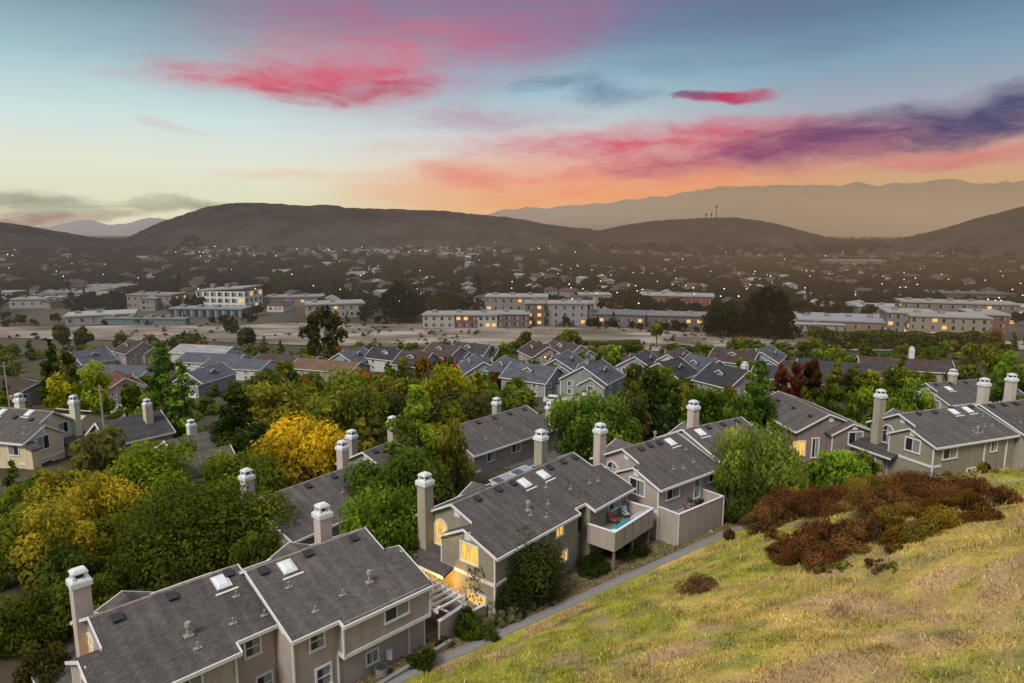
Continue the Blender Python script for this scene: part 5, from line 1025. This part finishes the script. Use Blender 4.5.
# ------------------------------------------------------------------ town
WB = {}
def block(label, px, pyb, W, D, H, rz, wall, fl=3, nw=8, roofc=(.4, .39, .37), litp=.15, top=None, cat='building', name='apartment_building', wh=1.5, ww=1.6, slope=0., Y=None, br=.62):
    H *= .86; wh *= .9
    p = gp(px, pyb) if Y is None else Vector((aty(px, pyb, Y).x, Y, 0)); e = empty(name, (p.x, p.y, tz(p.x, p.y)), R(rz)); tag(e, label, cat)
    link('wall', MB().box(-W / 2, W / 2, -D / 2, D / 2, -2, H).mesh('wall', M['paint']), e, None, tuple(br * q for q in wall)); roofc = tuple(.52 * q for q in roofc)
    b = MB().add([(-W / 2 - .4, -D / 2 - .4, H + .01), (W / 2 + .4, -D / 2 - .4, H + .01 + slope), (W / 2 + .4, D / 2 + .4, H + .01 + slope), (-W / 2 - .4, D / 2 + .4, H + .01)] + [(-W / 2 - .4, -D / 2 - .4, H + .6), (W / 2 + .4, -D / 2 - .4, H + .6 + slope), (W / 2 + .4, D / 2 + .4, H + .6 + slope), (-W / 2 - .4, D / 2 + .4, H + .6)], [(0, 3, 2, 1), (4, 5, 6, 7), (0, 1, 5, 4), (1, 2, 6, 5), (2, 3, 7, 6), (3, 0, 4, 7)])
    link('roof', b.mesh('roof', M['paint']), e, None, roofc)
    for k in range(max(1, int(W / 9))): link('roof_unit', MB().box(-W / 2 + 3 + k * 8, -W / 2 + 5 + k * 8, -1, 1.5, H + .6, H + 1.6 + slope).mesh('roof_unit', M['concrete']), e)
    key = (ww, wh)
    if key not in WB: WB[key] = tuple(MB().box(-ww / 2, ww / 2, -.06, .0, -wh / 2, wh / 2).mesh('window', m) for m in (M['pane'], M['amber']))
    for f in range(fl):
        z = H * (f + .55) / fl
        for i in range(nw): link('window', WB[key][1 if RS.random() < litp * .6 else 0], e, Matrix.Translation((-W / 2 + W * (i + .5) / nw, -D / 2 - .01, z)))
        for i in range(max(1, int(nw * D / W))):
            nn = max(1, int(nw * D / W))
            for s, a in ((1, 90), (-1, -90)): link('window', WB[key][1 if RS.random() < litp else 0], e, Matrix.Translation((s * (W / 2 + .01), -D / 2 + D * (i + .5) / nn, z)) @ Matrix.Rotation(R(a), 4, 'Z'))
    return e
WB_ = (.58, .57, .52)
w1 = block('large white modern building with glowing upper windows beyond the bare field', 231, 309, 26, 18, 11, -8, WB_, 3, 7, (.5, .49, .47), .12, slope=1.6, ww=2.6, wh=2.2, br=1.05)
block('low teal glazed hall in front of the white modern building', 212, 318, 34, 10, 5, -4, (.10, .15, .18), 1, 9, (.4, .42, .44), .0, ww=2.6, wh=3.2)
block('beige flat-roofed block left of the white modern building', 158, 308, 24, 14, 8, -6, (.36, .3, .26), 2, 7, (.38, .36, .34), .2)
block('long white shed roofed building at left beyond the field', 103, 322, 26, 16, 4.2, 25, (.4, .4, .4), 1, 6, (.6, .6, .58), .0)
block('pale low workshop at far left', 40, 307, 22, 14, 5, 10, (.45, .45, .43), 1, 5, (.5, .5, .48), .4)
block('low pale building with bright sign lights at the left edge', 6, 300, 16, 12, 5, 0, (.5, .5, .45), 1, 4, (.5, .5, .48), .6)
block('grey roofed store left of the pale shed', 75, 300, 24, 14, 5, -10, (.34, .33, .31), 1, 6, (.42, .4, .39), .3)
block('brick toned low building behind the pale shed', 112, 293, 26, 12, 5, 0, (.3, .2, .16), 1, 6, (.5, .47, .43), .1)
block('teal container row on the bare field', 147, 325, 36, 4, 3, -3, (.16, .25, .26), 1, 9, (.3, .34, .35), .0, ww=.9, wh=.8, cat='containers', name='storage_shed')
block('pale flat roofed building left of the large dark tree', 335, 316, 26, 16, 7, 18, (.42, .38, .35), 2, 7, (.46, .45, .44), .25)
block('low flat roofed hall between the white building and the dark tree', 296, 305, 30, 14, 5, 10, (.3, .27, .25), 1, 7, (.4, .39, .38), .25)
for px, W, H, c, lab in ((441, 14, 6.2, (.5, .47, .42), 'cream low apartment block, leftmost of the row beyond the field'), (464, 13, 6.2, (.2, .12, .11), 'maroon low apartment block in the row beyond the field'), (486, 11, 6.2, (.5, .48, .43), 'cream low apartment block right of the maroon one'), (513, 15, 6.6, (.19, .13, .12), 'dark maroon apartment block below the three-storey block')):
    block(lab, px, 327, W * .93, 12, H, -3, c, 2, 4, (.46, .44, .42), .28)
block('three-storey grey apartment block with white roof, upper centre', 517, 318, 28, 14, 11.5, -4, (.3, .27, .25), 3, 8, (.5, .48, .46), .15)
block('three-storey brown tower part with lit stair window', 535, 325, 8, 12, 11, -4, (.2, .14, .11), 3, 2, (.4, .38, .36), .5)
block('three-storey grey apartment block with white frames, right of the brown tower', 561, 324, 22, 12, 10.5, -4, (.36, .34, .33), 3, 6, (.46, .44, .42), .25)
block('brown three-storey end block of the apartments', 581, 324, 10, 12, 10.5, -4, (.2, .13, .11), 3, 3, (.4, .38, .36), .2)
block('low slate roofed hall right of the apartments', 612, 324, 28, 16, 5.5, -12, (.2, .18, .17), 1, 7, (.22, .24, .27), .3)
block('cream corner building with a bright lamp', 594, 308, 16, 12, 8, 0, (.5, .46, .38), 2, 4, (.5, .47, .44), .4)
block('red brick store with white roof at right', 676, 306, 38, 18, 6.5, -14, (.27, .1, .07), 1, 8, (.5, .48, .47), .25)
block('flat roofed dark hall left of the large dark trees', 682, 325, 34, 14, 5, -10, (.18, .15, .14), 1, 8, (.32, .3, .3), .3)
block('large pale roofed warehouse right of the biggest dark tree', 845, 328, 38, 26, 4.5, -18, (.3, .2, .15), 1, 8, (.44, .45, .48), .1)
block('low white carport in front of the warehouse', 812, 331, 22, 6, 3, -10, (.4, .36, .32), 1, 5, (.58, .56, .54), .2)
block('grey three-storey apartment block, left wing, at right', 906, 333, 17, 14, 9.5, -18, (.26, .23, .22), 3, 6, (.5, .48, .46), .2)
block('tan three-storey apartment block, long front wing, at right', 942, 336, 26, 16, 9, -18, (.36, .29, .22), 3, 8, (.5, .47, .44), .25)
block('grey brown apartment block, rear wing with crowded roof, at right', 953, 322, 44, 14, 10, -18, (.26, .21, .19), 3, 10, (.5, .46, .42), .25)
block('maroon apartment end wing at right', 981, 333, 12, 18, 9, -18, (.24, .12, .1), 3, 3, (.5, .47, .44), .3)
block('dark roofed low houses behind the crowded apartment roof', 962, 303, 46, 14, 6, -8, (.15, .12, .11), 1, 8, (.16, .16, .18), .2)
block('white canopied store at the right edge', 1008, 318, 20, 14, 6, 0, (.45, .42, .38), 1, 5, (.62, .6, .58), .6)
block('white roofed hall behind the warehouse', 876, 315, 20, 14, 5, -12, (.3, .25, .22), 1, 5, (.6, .58, .57), .2)
block('isolated grey hall far out on the plain at right', 852, 268, 60, 20, 9, 0, (.3, .28, .26), 1, 8, (.5, .48, .45), .1)
# small far houses: one mesh each
def far_house(W, D, H, hip):
    W *= .8; D *= .75; H *= .9; b = MB(); b.box(-W / 2, W / 2, -D / 2, D / 2, -3, H); r = W * .22
    b.add([(-W / 2 - .4, -D / 2 - .4, H), (W / 2 + .4, -D / 2 - .4, H), (W / 2 + .4, D / 2 + .4, H), (-W / 2 - .4, D / 2 + .4, H), (0, -D / 2 - .4 + hip, H + r), (0, D / 2 + .4 - hip, H + r)], [(0, 1, 4), (1, 2, 5, 4), (2, 3, 5), (3, 0, 4, 5)], 1)
    for z in np.arange(1.4, H, 2.8):
        for x in (-W * .28, W * .05, W * .3): b.box(x - .6, x + .6, -D / 2 - .05, -D / 2, z - .6, z + .7, 2)
    return b
RC = [plain('far_roof_grey', (.06, .056, .053), .9), plain('far_roof_brown', (.075, .05, .04), .9), plain('far_roof_pale', (.24, .23, .22), .9)]
FH = [far_house(*q).mesh('far_house', [M['paint'], RC[k % 3], M['pane']]) for k, q in enumerate([(9, 13, 5.6, 0), (11, 14, 3.4, 2), (8, 10, 6.4, 0), (13, 12, 3.4, 3), (9, 16, 5.8, 2), (12, 18, 4, 0)])]
WC = [(.42, .41, .4), (.3, .27, .23), (.27, .28, .31), (.2, .18, .16), (.45, .43, .39), (.26, .2, .16)]
nh = 0; pts = []
def far_ok(x, y): return all((x - a) ** 2 + (y - b) ** 2 > 11.5 ** 2 for a, b in pts)
while nh < 295:
    if nh < 130: px = 185 + 310 * RS.random() ** 1.15; y = RS.uniform(700, 850)
    elif nh < 230: px = RS.uniform(-10, 620); y = RS.uniform(330, 680)
    else: px = RS.uniform(600, 1040); y = RS.uniform(330, 760)
    x = (px - 512) / F * y
    if not far_ok(x, y): continue
    pts.append((x, y)); o = link('house', FH[int(RS.integers(0, 6))], None, Matrix.Translation((x, y, tz(x, y) + .2)) @ Matrix.Rotation(RS.uniform(-.9, .9), 4, 'Z'), WC[int(RS.choice(6, p=[.3, .15, .15, .2, .1, .1]))] if nh < 130 else WC[int(RS.integers(1, 6))]); o.color = (*(q * (1.55 if nh < 130 else .95) for q in o.color[:3]), 1)
    if nh < 130: tag(o, 'small pale house on the terraced rise below the dark hill', 'house', 'houses on the far rise')
    elif nh < 230: tag(o, 'small house among dark trees in the far left part of town', 'house', 'houses of the far town, left')
    else: tag(o, 'small dim house among trees on the far right plain', 'house', 'houses of the far town, right')
    nh += 1
def merge_far_houses(n=420):
    b = MB()
    for _ in range(n):
        y = RS.uniform(420, 1500); x = RS.uniform(-.8, .85) * y
        if y > 840 and x / y < .12: continue
        z = tz(x, y); q = far_house(RS.uniform(8, 14), RS.uniform(9, 18), RS.uniform(3.4, 6.5), 1); a = RS.uniform(-.9, .9); ca, sa = math.cos(a), math.sin(a)
        o = len(b.v); b.v += [(x + u * ca - v * sa, y + u * sa + v * ca, w + z) for u, v, w in q.v]; b.f += [[o + i for i in f] for f in q.f]; b.mi += q.mi
    o = link('distant_houses', b.mesh('distant_houses', [M['paint'], RC[1], M['pane']]), None, None, (.24, .215, .19)); tag(o, 'scatter of tiny far houses lost in the hazy town', 'houses', kind='stuff')
merge_far_houses()
# far trees: the nearer ones as objects, the rest as one woodland
FT = [fast_mesh('far_crown', *(lambda g: (g[0], g[1], M['leaf'], g[2]))(crown_geo(4., 4., 4.2, 9, 170, 1.0, 'round', .46, .3))) for _ in range(4)] + [fast_mesh('far_crown', *(lambda g: (g[0], g[1], M['leaf'], g[2]))(crown_geo(2.6, 6.5, 6.6, 12, 150, .9, 'cone', .5, .3)))]
FTC = [(.018, .021, .011), (.024, .027, .012), (.033, .034, .015), (.046, .04, .015), (.085, .055, .013)]
nt_ = 0
BP = [(o.location.x, o.location.y, o.name.split('.')[0]) for o in SC.objects if o.parent is None and o.name.split('.')[0] in ('apartment_building', 'storage_shed')]
def bclear(x, y): return all(not (abs(x - a) < 17 and -24 < y - b < 12) for a, b, _ in BP)
def infield(x, y): return bool(y < np.interp(x, [-300, -180, -95, -20, 40, 90, 150, 330], [279, 286, 296, 292, 284, 262, 240, 228]))
while nt_ < 225:
    y = RS.uniform(275, 470); x = RS.uniform(-.82, .82) * y
    if nt_ < 45: x = RS.uniform(-60, 110); y = float(np.interp(x, [-95, -20, 40, 90, 150], [293, 289, 281, 259, 239])) + RS.uniform(-1, 4)
    elif nt_ < 70: x = RS.uniform(-230, -60); y = float(np.interp(x, [-300, -180, -95, -20], [276, 283, 293, 289])) + RS.uniform(-1, 8)
    if nt_ >= 70 and (infield(x, y) or not bclear(x, y)): continue
    s = RS.uniform(.55, 1.15) * (.5 if nt_ < 70 else 1); o = link('distant_tree', FT[int(RS.integers(0, 5))], None, Matrix.Translation((x, y, tz(x, y) - .3)) @ Matrix.Rotation(RS.uniform(0, 6.28), 4, 'Z') @ Matrix.Diagonal((s, s, s * RS.uniform(.8, 1.2), 1)), FTC[int(RS.choice(5, p=[.35, .3, .2, .12, .03]))])
    left = x < 0; tag(o, 'dark tree in the town beyond the bare field, left half' if left else 'dark tree in the town beyond the bare field, right half', 'tree', 'town trees, left' if left else 'town trees, right'); nt_ += 1
def woodland(name, N, y0, y1, keep, rscale, lf, nl, label, col):
    y = np.sqrt(RS.uniform(y0 ** 2, y1 ** 2, N)); x = RS.uniform(-.85, .9, N) * y; k = keep(x, y); x = x[k]; y = y[k]; z = terr(x, y); n = len(x); r = rscale * RS.uniform(.6, 1.5, n)
    D = unit(n * nl).reshape(n, nl, 3); D[:, :, 2] = np.abs(D[:, :, 2]) * .9 + .05; P = np.c_[x, y, z][:, None, :] + D * r[:, None, None] * np.array([1, 1, 1.25]) * RS.uniform(.75, 1.05, (n, nl, 1)); P = P.reshape(-1, 3); nr = D.reshape(-1, 3) + RS.normal(size=(n * nl, 3)) * .4; nr /= np.linalg.norm(nr, axis=1)[:, None]
    V, Q = leaf_quads(P, nr, np.repeat(r, nl) * lf * RS.uniform(.7, 1.3, n * nl), .8); tint = np.clip(np.repeat(RS.uniform(0, .7, n), nl) + RS.uniform(0, .3, n * nl), 0, 1)
    tag(link(name, fast_mesh(name, V, Q, M['leaf'], tint=tint), None, None, col), label, 'woodland', kind='stuff')
woodland('town_woodland', 11000, 300, 850, lambda x, y: (~((y < 300) | ((y < 345) & (x < 60)))) & ((y < 640) | (x / y > .05) | (RS.random(len(x)) < .42)) & np.array([bclear(a, b) for a, b in zip(x, y)]), 4., .42, 24, 'dark mass of treetops filling the far town', (.022, .023, .013))
woodland('plain_woodland', 3800, 1000, 3200, lambda x, y: (x / y > .03), 8.5, .42, 24, 'dark hazy woodland covering the far plain at right', (.017, .017, .01))
woodland('hill_woodland', 40, 830, 900, lambda x, y: (x / y < -.36) & (x / y > -.56), 11, .3, 80, 'dark grove at the foot of the left hill', (.014, .015, .01))
woodland('field_scrub', 900, 205, 292, lambda x, y: np.array([bool(y_ > np.interp(x_, [-300, -95, -20, 40, 90, 150, 330], [252, 236, 224, 220, 212, 206, 194])) and infield(x_, y_) for x_, y_ in zip(x, y)]) & (vnoise(x, y, 22, 33) > .5), .8, .4, 14, 'low dry scrub dotted over the bare field', (.05, .045, .025))
# lamps of the town
LM = MB().tube((0, 0, -1), (0, 0, 6), .12, .09, 6).mesh('street_lamp', M['dark']); LH = MB().ball((0, 0, 6.2), .3, 0, .8, 8).mesh('lamp_head', M['lamp']); LH2 = MB().ball((0, 0, 6.2), .3, 0, .8, 8).mesh('lamp_head', mat('cool_lamp_glow', lambda: bsdf((.9, .9, .8), .3, .3, emis=(.9, 1., .75), estr=4.5)))
for k in range(150):
    if k < 70: px = RS.uniform(560, 1030); y = RS.uniform(300, 560)
    elif k < 115: px = RS.uniform(0, 560); y = RS.uniform(300, 700)
    else: px = RS.uniform(150, 1030); y = RS.uniform(600, 1300)
    x = (px - 512) / F * y; e = empty('street_lamp', (x, y, tz(x, y) + RS.uniform(0, 2.5))); tag(e, 'tiny glowing lamp in the hazy town at ' + ('right' if px > 560 else 'left'), 'lamp', 'town lamps, ' + ('right' if px > 560 else 'left'))
    link('pole', LM, e); h = link('lamp_head', LH if RS.random() < .88 else LH2, e)
    if y > 600: e.scale = (1.5, 1.5, 1.5)
for px, py, lab in ((72, 375, 'yellow glowing street lamp left of the bright green round tree'), (760, 364, 'greenish street lamp behind the large spreading conifer'), (545, 363, 'yellow glowing lamp between village gables')):
    p = gp(px, py + 9); e = empty('street_lamp', p); tag(e, lab, 'lamp'); link('pole', LM, e); link('lamp_head', LH, e); e.scale = (.6, .6, .6)
for k, (px, pt, Y, lab) in enumerate(((101, 385, 100, 'leaning grey utility pole beside the orange cottage'), (5, 362, 125, 'grey utility pole at the left edge'))):
    p = aty(px, pt, Y); z = tz(p.x, p.y); e = empty('utility_pole', (p.x, p.y, z)); tag(e, lab, 'pole'); link('pole', MB().tube((0, 0, -1), (-.3, 0, p.z - z), .16, .11, 8).mesh('pole', M['palebark']), e); link('crossarm', MB().box(-.9, .6, -.06, .06, p.z - z - .8, p.z - z - .65).mesh('crossarm', M['wood']), e)
for px, h, lab in ((703, 14, 'shorter antenna mast on the knoll, left of three'), (708, 14, 'shorter antenna mast on the knoll, in the middle'), (713, 34, 'tallest antenna mast on the knoll')):
    x = (px - 512) / F * 1900; z = float(knoll(px)); e = empty('antenna_mast', (x, 1900, z - 4)); tag(e, lab, 'antenna'); link('mast', MB().tube((0, 0, 0), (0, 0, h + 4), 1.3, .7, 6).mesh('mast', M['dark']), e)
    link('antenna_panel', MB().box(-1.8, 1.8, -1., 1., h - 4, h + 3).mesh('antenna_panel', M['dark']), e)
